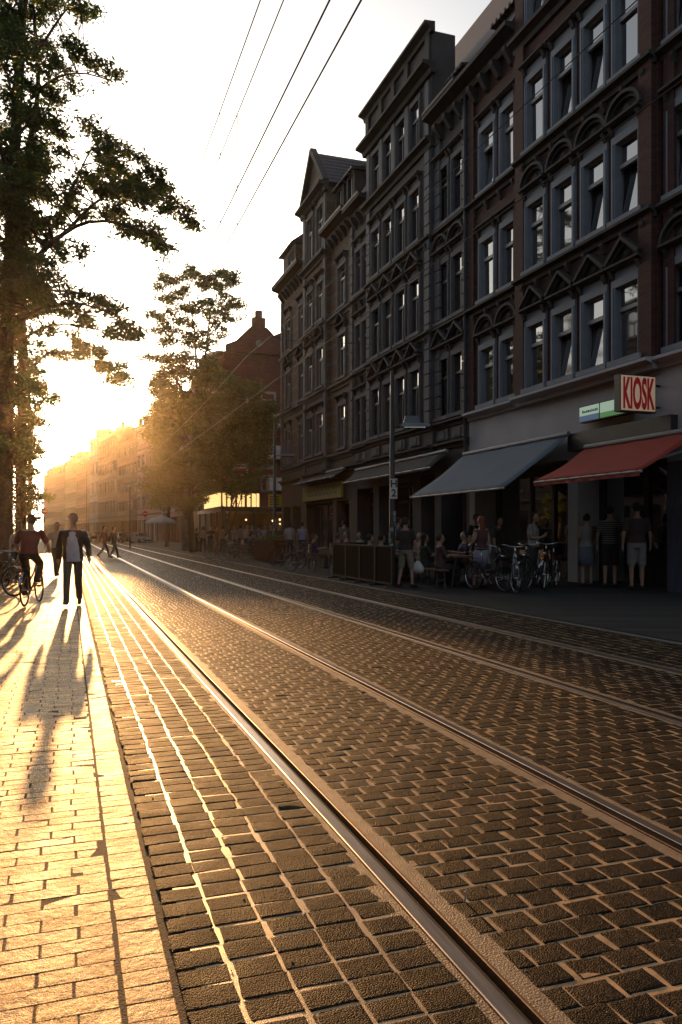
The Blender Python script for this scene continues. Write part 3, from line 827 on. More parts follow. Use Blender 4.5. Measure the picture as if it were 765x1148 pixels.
for xa, xb in ((0.0, RA), (RB, W0)):
    rf.prism_x([(0.3, 15.48), (-3.8, 21.3), (-11, 15.48), (-11, 15.12), (0, 15.12)], xa, xb)
rf.prism_y([(RA - .1, 17.95), (xm, 20.2), (RB + .1, 17.95)], -7, 0.1)
rf.prism_x([(0.25, 17.3), (-3.2, 19.9), (-3.2, 17.3)], lx(41.7), lx(44.7))
rf.build('roof', M_TILE, b)
dormer(b, lx(34.6), 16.0, 1.1, 1.3, -0.1); dormer(b, lx(33.1), 16.0, 1.0, 1.3, -0.1)
for xa, xb in ((0.05, RA - .05), (RB + .05, W0)): MB().tube([(xa, 0.56, 15.56), (xb, 0.56, 15.56)], 0.07, 8).build('gutter', M_ZINC, b)
sh = MB()
ops = [(0.6, 2.4, ZB, 2.9), (2.9, 7.3, ZB + .35, 2.9), (8.3, 10.0, ZB, 2.9), (10.4, 11.9, ZB + .4, 2.9)]
sh.wall(0, W0, ZB, 4.3, ops, y=0.0, reveal=0.5); sh.build('shop_wall', mat('brown shop wall', (0.13, 0.08, 0.05), 0.8), b)
sf = MB()
for (xa, xb, za, zb) in ops:
    n = max(2, round((xb - xa) / 1.1)); st = (xb - xa) / n
    sf.wall(xa, xb, za, zb, [(xa + i * st + .05, xa + (i + 1) * st - .05, za + .1, zb - .1) for i in range(n)], y=-0.42, reveal=0.07)
sfo = sf.build('shopfront', M_FRAMED, b)
g = MB()
for (xa, xb, za, zb) in ops: g.add([(xa, -.47, za), (xb, -.47, za), (xb, -.47, zb), (xa, -.47, zb)], [(0, 1, 2, 3)])
g.build('pane', M_GLASS, sfo)

# ------------------------------------------------------------------ awnings and signs
def awning(name, s0, s1, x_out, z_top, z_out, val, m, label, arms=2):
    a = empty(name, (FAC - 0.2, s0, z_top), R(90), label, 'awning')
    L = s1 - s0; o = FAC - 0.2 - x_out; dz = z_out - z_top
    c = MB(); n = 12; V = []
    for i in range(n + 1):
        for j in range(9):
            u = j / 8
            V.append((L * i / n, o * u, dz * u - 0.05 * math.sin(PI * u) - 0.012 * math.sin(i * 1.9 + j)))
    fs = [(i * 9 + j, i * 9 + j + 1, (i + 1) * 9 + j + 1, (i + 1) * 9 + j) for i in range(n) for j in range(8)]
    c.add(V, fs)
    co = c.build('canopy', m, a, smooth=True)
    sd = co.modifiers.new('t', 'SOLIDIFY'); sd.thickness = 0.008
    v = MB(); k = 40
    vs = []
    for i in range(k + 1):
        x = L * i / k
        vs += [(x, o + 0.012 + 0.008 * math.sin(i * 1.3), dz + 0.03), (x, o + 0.012 + 0.012 * math.sin(i * 1.3 + .6), dz + 0.03 - val)]
    v.add(vs, [(2 * i, 2 * i + 1, 2 * i + 3, 2 * i + 2) for i in range(k)])
    vo = v.build('valance', m, a); sd = vo.modifiers.new('t', 'SOLIDIFY'); sd.thickness = 0.006
    MB().tube([(-.02, o, dz - .02), (L + .02, o, dz - .02)], 0.03, 8).build('front_bar', M_TIMB, a)
    MB().tube([(-.02, 0.02, 0.03), (L + .02, 0.02, 0.03)], 0.06, 10).build('roller_tube', M_TIMB, a)
    for i in range(arms):
        x = L * (0.12 + 0.76 * i / max(1, arms - 1))
        MB().bar((x, 0.0, -0.35), (x + .25, o * .5, dz * .5 - .18), .04, .05).bar((x + .25, o * .5, dz * .5 - .18), (x, o, dz - .03), .04, .05).build('arm', M_TIMB, a)
    return a
M_AWB = mat('blue grey awning cloth', (0.15, 0.2, 0.25), 0.85, var=0.12, scale=0.8, bump=0.2, bscale=200)
M_AWR = mat('red awning cloth', (0.36, 0.035, 0.018), 0.85, var=0.15, scale=0.8, bump=0.2, bscale=200)
M_AWG = mat('faded grey awning cloth', (0.064, 0.061, 0.058), 0.9, var=0.15, scale=0.8)
awning('shop_awning', 16.45, 21.8, 9.7, 3.82, 2.52, 0.06, M_AWB, 'large blue grey awning sloping out over parked bicycles')
awning('shop_awning', 12.2, 15.75, 10.1, 3.42, 2.62, 0.14, M_AWR, 'red awning with hanging valance over the kiosk counter')
awning('shop_awning', 23.0, 31.5, 10.9, 4.05, 3.55, 0.12, M_AWG, 'faded grey awning half rolled out below the grey stucco house', 3)
awning('shop_awning', 33.0, 39.8, 11.0, 4.25, 3.95, 0.08, M_AWG, 'short grey awning above the yellow shop sign', 3)

def text_part(body, size, mat_, parent, loc, rot, sx=1.0, ext=0.006, name='lettering', bold=0.0):
    cu = bpy.data.curves.new(name, 'FONT'); cu.body = body; cu.size = size; cu.align_x = 'CENTER'; cu.align_y = 'CENTER'
    cu.extrude = ext; cu.offset = bold
    o = bpy.data.objects.new(name, cu); link(o)
    dg = bpy.context.evaluated_depsgraph_get()
    me = bpy.data.meshes.new_from_object(o.evaluated_get(dg)); bpy.data.objects.remove(o)
    me.materials.clear()
    o = put(name, me, mat_, parent, loc); o.rotation_euler = rot; o.scale = (sx, 1, 1)
    return o
M_SIGNW = mat_glow('lit cream sign face', (1.0, 0.66, 0.42), 0.085, (0.6, 0.5, 0.4))
M_SIGNR = mat_glow('lit red letters', (0.5, 0.01, 0.005), 0.06, (0.35, 0.02, 0.02))
k = empty('kiosk_sign', (11.04, 13.5, 4.3), 0, 'lit box sign with tall red KIOSK letters above the red awning', 'sign')
MB().span((-.45, -.09, -.38), (.45, .09, .38)).build('sign_box', M_FRAMED, k)
MB().span((-.425, -.098, -.355), (.425, -.091, .355)).build('sign_face', M_SIGNW, k)
MB().tube([(.45, 0, .2), (.62, 0, .2)], .025, 6).tube([(.45, 0, -.25), (.62, 0, -.25)], .025, 6).build('bracket', M_FRAMED, k)
t = text_part('KIOSK', 0.40, M_SIGNR, k, (0, -0.103, 0.0), (R(90), 0, 0), 0.7, 0.004, bold=0.012)
dx = max(v.co.x for v in t.data.vertices) - min(v.co.x for v in t.data.vertices); dy = max(v.co.y for v in t.data.vertices) - min(v.co.y for v in t.data.vertices)
t.scale = (0.78 / dx, 0.66 / dy, 1)
cyv = (max(v.co.y for v in t.data.vertices) + min(v.co.y for v in t.data.vertices)) / 2; t.location.z = -cyv * 0.66 / dy
k = empty('light_box_sign', (FAC - 0.2, 15.2, 4.22), R(90), 'slim lit white, blue and green shop sign behind the red lettered box', 'sign')
MB().span((-.95, -.1, -.19), (.72, .08, .19)).build('sign_box', M_FRAMED, k)
MB().span((-.02, .082, -.04), (.70, .088, .17)).build('white_panel', mat_glow('lit pale green panel', (0.5, 0.72, 0.55), 0.20), k)
MB().span((-.02, .082, -.17), (.70, .088, -.044)).build('blue_panel', mat_glow('lit blue panel', (0.08, 0.16, 0.28), 0.2), k)
MB().span((-.93, .082, -.17), (-.06, .088, -.06)).build('green_panel', mat_glow('lit green panel', (0.10, 0.32, 0.10), 0.2), k)
MB().span((-.93, .082, -.056), (-.06, .088, .17)).build('white_panel', mat_glow('lit pale green panel', (0.5, 0.72, 0.55), 0.20), k)
mk = MB(); random.seed(3)
x = .02
for i in range(9):
    w = random.uniform(.035, .06); mk.span((x, .0885, .02), (x + w, .091, random.uniform(.06, .09))); x += w + .018
mk.build('lettering', M_FRAMED, k)
k = empty('shop_sign', (FAC - 0.06, 36.7, 3.4), R(90), 'long dull yellow sign board with dark lettering on the tan house', 'sign')
M_YEL = mat('dull yellow sign paint', (0.42, 0.34, 0.03), 0.6, var=0.1)
MB().span((-3.1, 0, -.36), (3.1, .1, .36)).build('sign_board', M_YEL, k)
mk = MB(); x = -2.4
for i in range(16):
    w = random.uniform(.16, .24); 
    mk.span((x, .101, -.15), (x + .05, .106, .15)); mk.span((x + .052, .101, .08 if i % 2 else -.15), (x + w, .106, .15 if i % 2 else -.08)); x += w + .09
mk.build('lettering', M_FRAMED, k)
# ================================================================== FAR HOUSES
def far_house(name, label, loc, rz, w, h, floors, ncol, wall_m, sur_m, group=None, depth=11, roof_h=3.5, roof_m=None, z0=4.2, ww=1.05, gable=False, style='plain', shop=True, frame_m=None):
    b = empty(name, loc, rz, label, 'house', group)
    fh = (h - z0) / floors; m = MB()
    xs = [(i + 0.5) * w / ncol for i in range(ncol)]
    holes = [(x - ww / 2, x + ww / 2, z0 + k * fh + 0.75, z0 + k * fh + fh - 0.65) for k in range(floors) for x in xs]
    m.wall(0, w, z0 - 0.2, h, holes)
    shell(m, 0, w, 0, h, depth)
    sh = [(x - w / ncol * 0.4, x + w / ncol * 0.4, 0.3, z0 - 0.9) for x in xs]
    m.wall(0, w, 0, z0 - 0.2, sh, reveal=0.4)
    if gable:
        m.add([(0, 0, h), (w, 0, h), (w / 2, 0, h + roof_h)], [(0, 1, 2)]); m.add([(0, -depth, h), (w / 2, -depth, h + roof_h), (w, -depth, h)], [(0, 1, 2)])
    m.build('wall', wall_m, b)
    lining(b, 0, w, 0.1, h - .1, -0.6)
    for k in range(floors):
        for x in xs: window(b, x, z0 + k * fh + 0.75, ww, fh - 1.4, style, frame_m or M_TIMB, sur_m, mull=True)
    g = MB()
    for (xa, xb, za, zb) in sh: g.add([(xa, -.35, za), (xb, -.35, za), (xb, -.35, zb), (xa, -.35, zb)], [(0, 1, 2, 3)])
    g.build('shop_glass', M_GLASS, b)
    m = MB(); cornice(0, w, h + .05, .45, .4, 0, m); cornice(0, w, z0 - .02, .25, .25, 0, m)
    for k in range(1, floors): cornice(0, w, z0 + k * fh + .15, .12, .15, 0, m)
    m.build('cornice', sur_m, b)
    r = MB()
    if gable: r.prism_y([(-.2, h + .02), (w / 2, h + roof_h + .15), (w + .2, h + .02), (w / 2, h + roof_h - .2)], -depth, 0.1)
    else: r.prism_x([(0.3, h + .06), (-depth / 2, h + roof_h), (-depth, h + .06), (-depth, h - .1), (0, h - .1)], 0, w)
    ro = r.build('roof', roof_m or M_TILE, b)
    c = MB(); c.span((w * .3 - .35, -depth * .45 - .3, h + roof_h * .6), (w * .3 + .35, -depth * .45 + .3, h + roof_h + .9)); c.build('chimney', M_RED, ro)
    return b
WALLS = {'pink': mat('pale pink plaster', (0.36, 0.29, 0.26), 0.85, var=0.12, scale=.7), 'brown': mat('brown plaster', (0.17, 0.11, 0.07), .85, var=.15, scale=.7),
         'ochre': mat('ochre plaster', (0.22, 0.14, 0.075), .85, var=.15, scale=.7), 'blue': mat('blue grey plaster', (0.20, 0.215, 0.24), .85, var=.1, scale=.7),
         'umber': mat('umber plaster', (0.12, 0.075, 0.05), .85, var=.15, scale=.7), 'cream': mat('cream plaster', (0.27, 0.22, 0.17), .85, var=.12, scale=.7)}
BEND = R(9.5)
p = Vector((12.0, 108.0, 0)); d = Vector((-math.sin(BEND), math.cos(BEND), 0))
row = [('pink', 14, 16.6, 'pale pink far house with many windows beside the leafy trees'),
       ('ochre', 13, 15.6, 'ochre far house next to the pale pink one'),
       ('brown', 15, 17.4, 'brown far house between an ochre and a blue grey one'),
       ('blue', 8, 18.6, 'narrow blue grey far house standing tall in the hazy row'),
       ('umber', 14, 15.4, 'dark umber far house next to the narrow blue grey one'),
       ('cream', 13, 16.6, 'cream far house third from the hazy end of the row'),
       ('brown', 14, 14.6, 'brown far house second from the hazy end of the row'),
       ('ochre', 18, 15.6, 'ochre far house closing the hazy end of the street')]
for (c, w, h, lab) in row:
    fb = far_house('far_house', lab, p, R(90) + BEND, w, h, 4, max(3, round(w / 2.3)), WALLS[c], M_TANS if c != 'blue' else M_WHITE, 'hazy houses along the bending street', roof_h=2.6, ww=1.0)
    for k in range(max(1, int(w / 4.5))): dormer(fb, (k + .5) * w / max(1, int(w / 4.5)) + random.uniform(-.5, .5), h + .35, random.uniform(1.1, 1.7), random.uniform(1.0, 1.5), -.5)
    p = p + d * w
# houses on the left of the street, seen between the tree trunks
d2 = Vector((-math.sin(BEND), math.cos(BEND), 0))
left = [((-11.5, 118), 0.0, 20, 15.5, 'umber', 'dark umber house on the left side behind the street trees'),
        ((-11.5, 142), R(5), 20, 15.0, 'brown', 'brown house on the left side further down behind the street trees'),
        ((-13.3, 164), BEND, 22, 15.0, 'ochre', 'ochre house on the left side where the street bends')]
left += [((-11.5, -14 + 26 * i), 0.0, 25.9, 16.0 + .4 * (i % 3), ('cream', 'brown', 'ochre', 'umber', 'pink')[i], 'house on the left side of the street ' + ('opposite the viewer', 'opposite the kiosk', 'opposite the tan gable house', 'opposite the side street', 'opposite the gabled brick house')[i]) for i in range(5)]
for (xy, a, w, h, c, lab) in left:
    far_house('left_house', lab, (xy[0], xy[1], 0), R(-90) + a, 0.1 + w, h, 4, 8, WALLS[c], M_TANS, 'houses left of the street trees', roof_h=2.5)
# red brick house with a stepped gable that faces the viewer across the side street
M_REDF = mat_brick('warm red brick', (0.15, 0.042, 0.030), (0.10, 0.06, 0.05))
def gable_house():
    b = empty('gabled_brick_house', (11.7, 66.0, 0), 0.0, 'red brick house with a pointed gable and chimney beyond the side street', 'house')
    # local x to the right, wall facing the viewer (-y in world): build with rotz 180 so that +y points at the viewer
    b.rotation_euler = (0, 0, PI); b.location = (29.7, 66.0, 0)
    w, h = 18.0, 16.6
    gx = 29.7 - 15.3
    xs = [29.7 - x for x in (13.7, 16.1, 18.5, 21.5, 24.5, 27.5)]
    hz = [(11.6, 13.3), (8.3, 10.2), (5.0, 6.9)]
    m = MB(); m.wall(0, w, 0, h, [(x - .55, x + .55, a, c) for x in xs for a, c in hz] + [(29.7 - 19, 29.7 - 12.5, .3, 3.2)])
    shell(m, 0, w, 0, h, 14)
    m.add([(gx - 2.9, 0.02, h), (gx - 2.9, .02, h + .6), (gx - 2.0, .02, h + 1.0), (gx - .7, .02, h + 2.3), (gx + .7, .02, h + 2.3), (gx + 2.0, .02, h + 1.0), (gx + 2.9, .02, h + .6), (gx + 2.9, .02, h)][::-1], [tuple(range(8))])
    m.span((gx - .55, -.6, h + 2.25), (gx + .55, .05, h + 3.1)); m.span((gx - .28, -.4, h + 3.1), (gx + .28, 0.04, h + 3.7))
    m.build('wall', M_REDF, b); lining(b, 0, w, .1, h - .1, -.7)
    for x in xs:
        for a, c in hz: window(b, x, a, 1.1, c - a, 'plain' if a > 6 else 'flat', M_TIMB, M_WHITE, mull=True)
    MB().ball((gx, .06, h + .9), (.3, .08, .3), 10, 6).build('medallion', M_TANS, b)
    r = MB(); r.prism_x([(0.25, h), (-7, h + 1.2), (-14, h), (-14, h - .1), (0, h - .1)], 0, w)
    r.prism_y([(gx - 2.7, h), (gx, h + 2.2), (gx + 2.7, h)], -7, -.05); r.build('roof', M_TILE, b)
    for z in (5.0, 7.7, 10.4):
        bx = 29.7 - 17.6
        bl = MB(); bl.span((bx - 1.7, .01, z), (bx + 1.7, 1.25, z + .14)); bo = bl.build('balcony', M_FASC, b)
        MB().span((bx - 1.7, 1.18, z + .14), (bx + 1.7, 1.25, z + 1.05)).span((bx - 1.7, .01, z + .142), (bx - 1.63, 1.178, z + 1.05)).span((bx + 1.63, .01, z + .142), (bx + 1.7, 1.178, z + 1.05)).build('balustrade', mat('white balcony panel', (.5, .5, .5), .6), bo)
    g = MB(); g.add([(29.7 - 19, -.2, .3), (29.7 - 12.5, -.2, .3), (29.7 - 12.5, -.2, 3.2), (29.7 - 19, -.2, 3.2)], [(0, 1, 2, 3)]); g.build('shop_glass', M_GLASS, b)
gable_house()
far_house('far_house', 'red brick house hidden behind the leafy trees on the right pavement', (11.7, 66.05, 0), R(90), 40, 15.6, 4, 14, M_REDF, M_WHITE, roof_h=3.0)

# single-storey cafe pavilion with a bright parapet sign
M_CREAM = mat_glow('lit cream letter panel', (1.0, .60, .22), 0.75, (.6, .5, .3))
c = empty('cafe_pavilion', (9.6, 57.0, 0.12), 0.0, 'low cafe pavilion with flat roof and a row of bright parapet letters', 'cafe')
MB().span((0, -4.5, 2.75), (9.0, 6.0, 3.0)).build('roof', M_FRAMED, c)
w = MB()
for x in (0.1, 2.2, 4.4, 6.6, 8.8): w.span((x, -4.3, 0), (x + .14, -4.16, 2.75))
for y in (-2, .5, 3, 5.7): w.span((.1, y, 0), (.24, y + .14, 2.75))
w.build('post', M_FRAMED, c)
MB().span((.3, 2.2, 0), (8.8, 2.3, 2.74)).build('back_wall', mat('warm cafe wall', (.25, .13, .06), .7, var=.4, scale=1.5), c)
lm = mat_glow('lit cafe lamp', (1.0, .62, .25), 2.2)
lb = MB()
random.seed(5)
for i in range(7): lb.ball((random.uniform(1, 8), random.uniform(-2.5, 1.8), random.uniform(1.9, 2.4)), .07, 8, 6)
lb.build('lamp', lm, c)
sg = empty('parapet_sign', (9.5, 56.9, 3.13), 0, 'row of lit cream parapet letters on the roof of the low cafe', 'sign')
m = MB(); x = 0.0; random.seed(9)
for i, (y, l) in enumerate([(-4.4, .5), (-3.7, .34), (-3.2, .22), (-2.8, .5), (-2.1, .3), (-1.6, .4), (-1.0, .3), (-.5, .45), (.2, .3), (.7, .4), (1.3, .4)]):
    m.span((-.05, y, .05), (.08, y + l, .95))
m.build('letter_panel', M_CREAM, sg)
m = MB()
for i in range(8): m.span((.2 + i * .33, -4.5, .05), (.2 + i * .33 + random.uniform(.14, .27), -4.38, .95))
m.build('letter_panel', M_CREAM, sg)
MB().span((-.05, -4.55, -.02), (3.1, -4.36, .048)).span((-.05, -4.355, -.02), (.1, 1.8, .048)).build('rail', M_FRAMED, sg)
sg = empty('shop_sign', (14.0, 52.4, 3.2), 0, 'plain yellow sign board with a violet lower edge at the side street corner', 'sign')
MB().span((-1.2, -.05, 0), (1.7, .05, .85)).build('sign_board', mat('bright yellow sign paint', (.62, .45, .02), .5, var=.08), sg)
MB().span((-1.2, -.055, -.12), (1.7, .055, -.003)).build('lower_edge', mat('violet sign edge', (.12, .06, .3), .5), sg)
MB().span((-.1, -.04, -3.1), (0.02, .04, -.122)).span((1.5, -.04, -3.1), (1.62, .04, -.122)).build('post', M_FRAMED, sg)
m = MB()
for i in range(4): m.span((-1.1, -.058, .12 + i * .17), (-.5, -.051, .2 + i * .17))
m.build('lettering', M_FRAMED, sg)
# ================================================================== TREES
M_BARK = mat('dark furrowed bark', (0.055, 0.038, 0.026), 0.9, var=0.45, scale=6, bump=1.0, bscale=18, stretch=(3, 3, 0.5))
M_LEAF1 = mat_leaf('dark robinia leaf', (0.010, 0.024, 0.008), (0.034, 0.062, 0.016), (0.07, 0.115, 0.016))
M_LEAF2 = mat_leaf('mid green leaf', (0.016, 0.042, 0.009), (0.045, 0.085, 0.016), (0.10, 0.13, 0.016))
M_IVY = mat_leaf('dark ivy leaf', (0.03, 0.022, 0.010), (0.055, 0.042, 0.015), (0.10, 0.07, 0.015))
def leaf_mesh(name, C, size, flat=0.5):
    """C: (n,3) leaf positions -> rhombic, slightly folded leaves"""
    n = len(C)
    a = rng.normal(0, 1, (n, 3)); a[:, 2] *= flat; a /= np.linalg.norm(a, axis=1)[:, None]
    b = rng.normal(0, 1, (n, 3)); b[:, 2] *= flat
    b -= a * (a * b).sum(1)[:, None]; b /= np.linalg.norm(b, axis=1)[:, None]
    s = size * rng.uniform(0.6, 1.35, n)[:, None]
    V = np.stack([C - a * s, C + b * s * 0.42, C + a * s, C - b * s * 0.42], 1).reshape(-1, 3)
    Q = np.arange(4 * n).reshape(-1, 4)
    return mesh_np(name, V, Q)
def curve_pts(a, b, n, sag, wob):
    a, b = Vector(a), Vector(b); out = []
    for i in range(n + 1):
        t = i / n
        p = a.lerp(b, t); p.z += sag * 4 * t * (1 - t)
        if 0 < i < n: p += Vector((random.gauss(0, wob), random.gauss(0, wob), random.gauss(0, wob)))
        out.append(p)
    return out
def tree(name, label, base, limbs, pads, leaf_m, leaf, per, group=None, ivy=None):
    """limbs: list of ([points], r0, r1); pads: list of (centre, (rx, ry, rz), density)"""
    t = empty(name, base, 0, label, 'tree', group)
    B = Vector(base)
    m = MB(); nodes = []
    for pts, r0, r1 in limbs:
        pts = [Vector(p) for p in pts]
        fine = []
        for i in range(len(pts) - 1):
            k = max(2, int((pts[i + 1] - pts[i]).length / 0.5))
            for j in range(k): fine.append(pts[i].lerp(pts[i + 1], j / k) + Vector((random.gauss(0, .025), random.gauss(0, .025), 0)))
        fine.append(pts[-1])
        # smooth the kinks
        for _ in range(2): fine = [fine[0]] + [(fine[i - 1] + fine[i] * 2 + fine[i + 1]) / 4 for i in range(1, len(fine) - 1)] + [fine[-1]]
        N_ = len(fine)
        rad = [r0 + (r1 - r0) * (i / (N_ - 1)) ** 0.8 for i in range(N_)]
        m.tube([p - B for p in fine], rad, 10 if r0 > .12 else 6)
        nodes += [(p, rad[i]) for i, p in enumerate(fine)]
    leaves = []
    NP = np.array([p for p, r in nodes])
    for (c, rad, dens) in pads:
        c = Vector(c)
        d = NP - np.array(c); dist = np.linalg.norm(d, axis=1) + np.maximum(d[:, 2], 0) * 0.8
        k = int(dist.argmin())
        st, r = nodes[k]
        r = min(r * .6, .05)
        cp = curve_pts(st, c, 5, random.uniform(.0, .25), .06)
        m.tube([p - B for p in cp], [max(.012, r * (1 - i * .14)) for i in range(6)], 5)
        nt_ = max(4, int(dens * 7))
        for _ in range(nt_):
            th, ph = random.uniform(0, 2 * PI), random.uniform(-.9, .9)
            q = random.uniform(.45, 1.0)
            e = c + Vector((rad[0] * math.cos(th) * math.cos(ph) * q, rad[1] * math.sin(th) * math.cos(ph) * q, rad[2] * math.sin(ph) * q - .06))
            tw = curve_pts(cp[random.choice((3, 4, 5))], e, 4, random.uniform(0, .12), .03)
            m.tube([p - B for p in tw], [.014, .012, .010, .008, .005], 3, cap=False)
            nl = max(3, int(per * dens / nt_ * random.uniform(.5, 1.5)))
            tt = rng.beta(2.2, 1.1, nl) * 4
            i0 = np.minimum(tt.astype(int), 3); fr = (tt - i0)[:, None]
            A = np.array(tw)
            Pn = A[i0] * (1 - fr) + A[i0 + 1] * fr + rng.normal(0, 1, (nl, 3)) * np.array([.13, .13, .085]) * (leaf / .075)
            leaves.append(Pn)
    m.build('trunk', M_BARK, t, smooth=True)
    L = np.concatenate(leaves) - np.array(B)
    put('crown', leaf_mesh('crown', L, leaf), leaf_m, t)
    if ivy:
        n, h0, h1, rr = ivy
        tr = [Vector(p) for p in limbs[0][0]]
        zz = rng.uniform(h0, h1, n); an = rng.uniform(0, 2 * PI, n); ra = rr * (1 + np.abs(rng.normal(0, .35, n)))
        xs = np.interp(zz, [p.z for p in tr], [p.x for p in tr]); ys = np.interp(zz, [p.z for p in tr], [p.y for p in tr])
        I = np.stack([xs + ra * np.cos(an), ys + ra * np.sin(an), zz], 1) - np.array(B)
        put('ivy', leaf_mesh('ivy', I, .06, 1.0), M_IVY, t)
    return t
random.seed(21)
# --- big street tree at the left edge
Z1 = 24.0
def PJ(px, py, z, j=1.0):
    return P(px, py, z + random.gauss(0, j))
base = G(6, 652)
T = lambda x, y, dz=0: P(x, y, Z1 + dz)
limbs = [([base, T(5, 560), T(7, 450), T(9, 340), T(13, 240, .2), T(18, 140, .3), T(24, 40, .4), T(30, -60, .5), T(33, -150, .6)], .30, .10),
         ([T(9, 345), T(25, 318, -.4), T(48, 277, -.9), T(72, 262, -1.2), T(98, 245, -1.5), T(140, 249, -2.0), T(180, 268, -2.4)], .13, .015),
         ([T(72, 262, -1.2), T(105, 225, -1), T(140, 205, -.8), T(175, 215, -.6), T(212, 245, -.3)], .06, .012),
         ([T(48, 277, -.9), T(60, 250, .2), T(85, 205, .8), T(100, 165, 1.1), T(125, 140, 1.4)], .07, .015),
         ([T(12, 260), T(22, 205, .6), T(38, 150, .9), T(44, 100, 1.1), T(40, 40, 1.2), T(36, -30, 1.3)], .12, .04),
         ([T(36, 110, .9), T(55, 90, .2), T(75, 82, -.4), T(98, 80, -.8), T(128, 92, -1.2)], .06, .012),
         ([T(42, 60, 1.1), T(60, 30, .8), T(78, 5, .5), T(100, -20, .3)], .05, .015),
         ([T(9, 370), T(35, 350, -.5), T(60, 338, -.8), T(95, 340, -1.0), T(125, 350, -1.1), T(146, 375, -1.2)], .08, .012),
         ([T(8, 400), T(-20, 340, 1), T(-50, 260, 1.5), T(-70, 180, 2)], .14, .03),
         ([T(15, 200), T(-15, 130, .5), T(-50, 60, 1), T(-80, 20, 1)], .10, .03)]
pl = [(60, 8), (35, 22), (90, 12), (78, 45), (102, 15), (50, 50), (66, 70), (96, 62), (112, 72), (128, 86), (84, 92), (20, 60), (15, 20), (30, 95),
      (60, 110), (50, 135), (68, 150), (40, 165), (25, 130), (72, 170), (55, 190), (30, 200), (15, 180), (50, 215), (70, 205), (12, 230), (35, 240),
      (98, 140), (112, 150), (125, 158), (140, 170), (155, 180), (168, 188), (150, 200), (178, 200), (188, 215), (195, 228), (205, 240), (216, 252), (182, 238), (172, 222), (135, 185), (118, 178),
      (92, 195), (85, 215), (108, 205), (125, 212), (142, 222), (158, 215), (75, 235), (92, 240), (60, 250), (110, 238), (130, 235),
      (150, 262), (165, 270), (142, 258), (176, 268), (160, 258), (60, 275), (40, 265), (20, 270), (70, 288), (85, 275), (30, 290), (12, 300), (52, 300), (35, 315), (15, 325), (66, 312),
      (50, 335), (75, 325), (95, 332), (110, 338), (125, 350), (140, 362), (148, 372), (100, 350), (85, 345), (65, 345), (30, 340), (120, 340), (135, 375)]
pads = []
for (x, y) in pl:
    edge = x > 60
    pads.append((PJ(x, y, Z1 - (0.4 if y > 150 else 0), 1.2), (.44, .44, .25) if edge else (.55, .6, .38), 0.85 if edge else 1.5))
for _ in range(70):     # dense upper mass near the trunk and out of frame to the left
    x, y = random.uniform(-45, 48), random.uniform(-60, 335)
    pads.append((PJ(x, y, Z1, 2.0), (.7, .8, .5), 1.3))
for _ in range(26):     # twigs hanging down beside the trunk
    pads.append((PJ(random.uniform(-25, 40), random.uniform(330, 520), Z1, 1.5), (.5, .5, .35), .8))
for _ in range(15):
    k = random.random(); pads.append((PJ(45 + 150 * k + random.gauss(0, 10), 165 + 75 * k + random.gauss(0, 28), Z1, 1.3), (.5, .5, .28), 1.1))
for _ in range(18):
    pads.append((PJ(random.uniform(20, 90), random.uniform(-110, 0), Z1, 1.6), (.6, .6, .4), 1.0))
tree('street_tree', 'large dark street tree at the left edge reaching a long branch over the tram wires', base, limbs, pads, M_LEAF1, .072, 330, 'street trees left of the tracks', ivy=(5200, 1.8, 13, .33))
# --- second tree of the row, lower boughs lit by the sun
random.seed(22)
Z2 = 36.0
base = G(25, 632)
T = lambda x, y, dz=0: P(x, y, Z2 + dz)
limbs = [([base, T(24, 560), T(25, 480), T(25, 400), T(26, 330, .4), T(22, 250, .8), T(20, 180, 1)], .27, .10),
         ([T(25, 430), T(38, 408, .4), T(52, 395, .8), T(75, 392, 1), T(105, 400, 1.2), T(135, 425, 1.4)], .08, .012),
         ([T(26, 380), T(48, 365, -.6), T(75, 362, -1), T(105, 370, -1.4), T(140, 372, -1.6)], .09, .012),
         ([T(25, 500), T(35, 470, .5), T(42, 455, .8), T(55, 448, 1)], .05, .01), ([T(25, 520), T(34, 500, -.4), T(42, 490, -.7)], .05, .01),
         ([T(25, 350), T(5, 300, 1), T(-20, 250, 1.5)], .09, .03)]
pl = [(35, 330), (50, 345), (70, 352), (90, 358), (105, 365), (120, 375), (60, 370), (80, 378), (98, 388), (112, 398), (122, 408), (132, 420), (142, 428), (125, 428), (108, 412), (92, 402), (75, 400), (58, 398), (45, 385), (30, 370), (150, 380), (132, 368),
      (15, 350), (12, 390), (10, 420), (40, 420), (32, 405), (48, 432), (60, 448), (40, 450), (33, 470), (42, 475), (36, 495), (42, 505), (30, 515), (36, 530), (15, 470), (12, 520), (34, 548), (40, 560), (32, 570), (20, 450)]
pads = [(PJ(x, y, Z2, 1.3), (.55, .55, .28), 1.1) for x, y in pl] + [(PJ(x + random.gauss(0, 7), y + random.gauss(0, 7), Z2, 1.3), (.5, .5, .26), .8) for x, y in pl]
for _ in range(40): pads.append((PJ(random.uniform(-30, 38), random.uniform(130, 400), Z2, 1.8), (.8, .8, .5), 1.1))
tree('street_tree', 'second street tree on the left with thin boughs hanging before the sun', base, limbs, pads, M_LEAF2, .09, 240, 'street trees left of the tracks', ivy=(1500, 1.5, 9, .28))
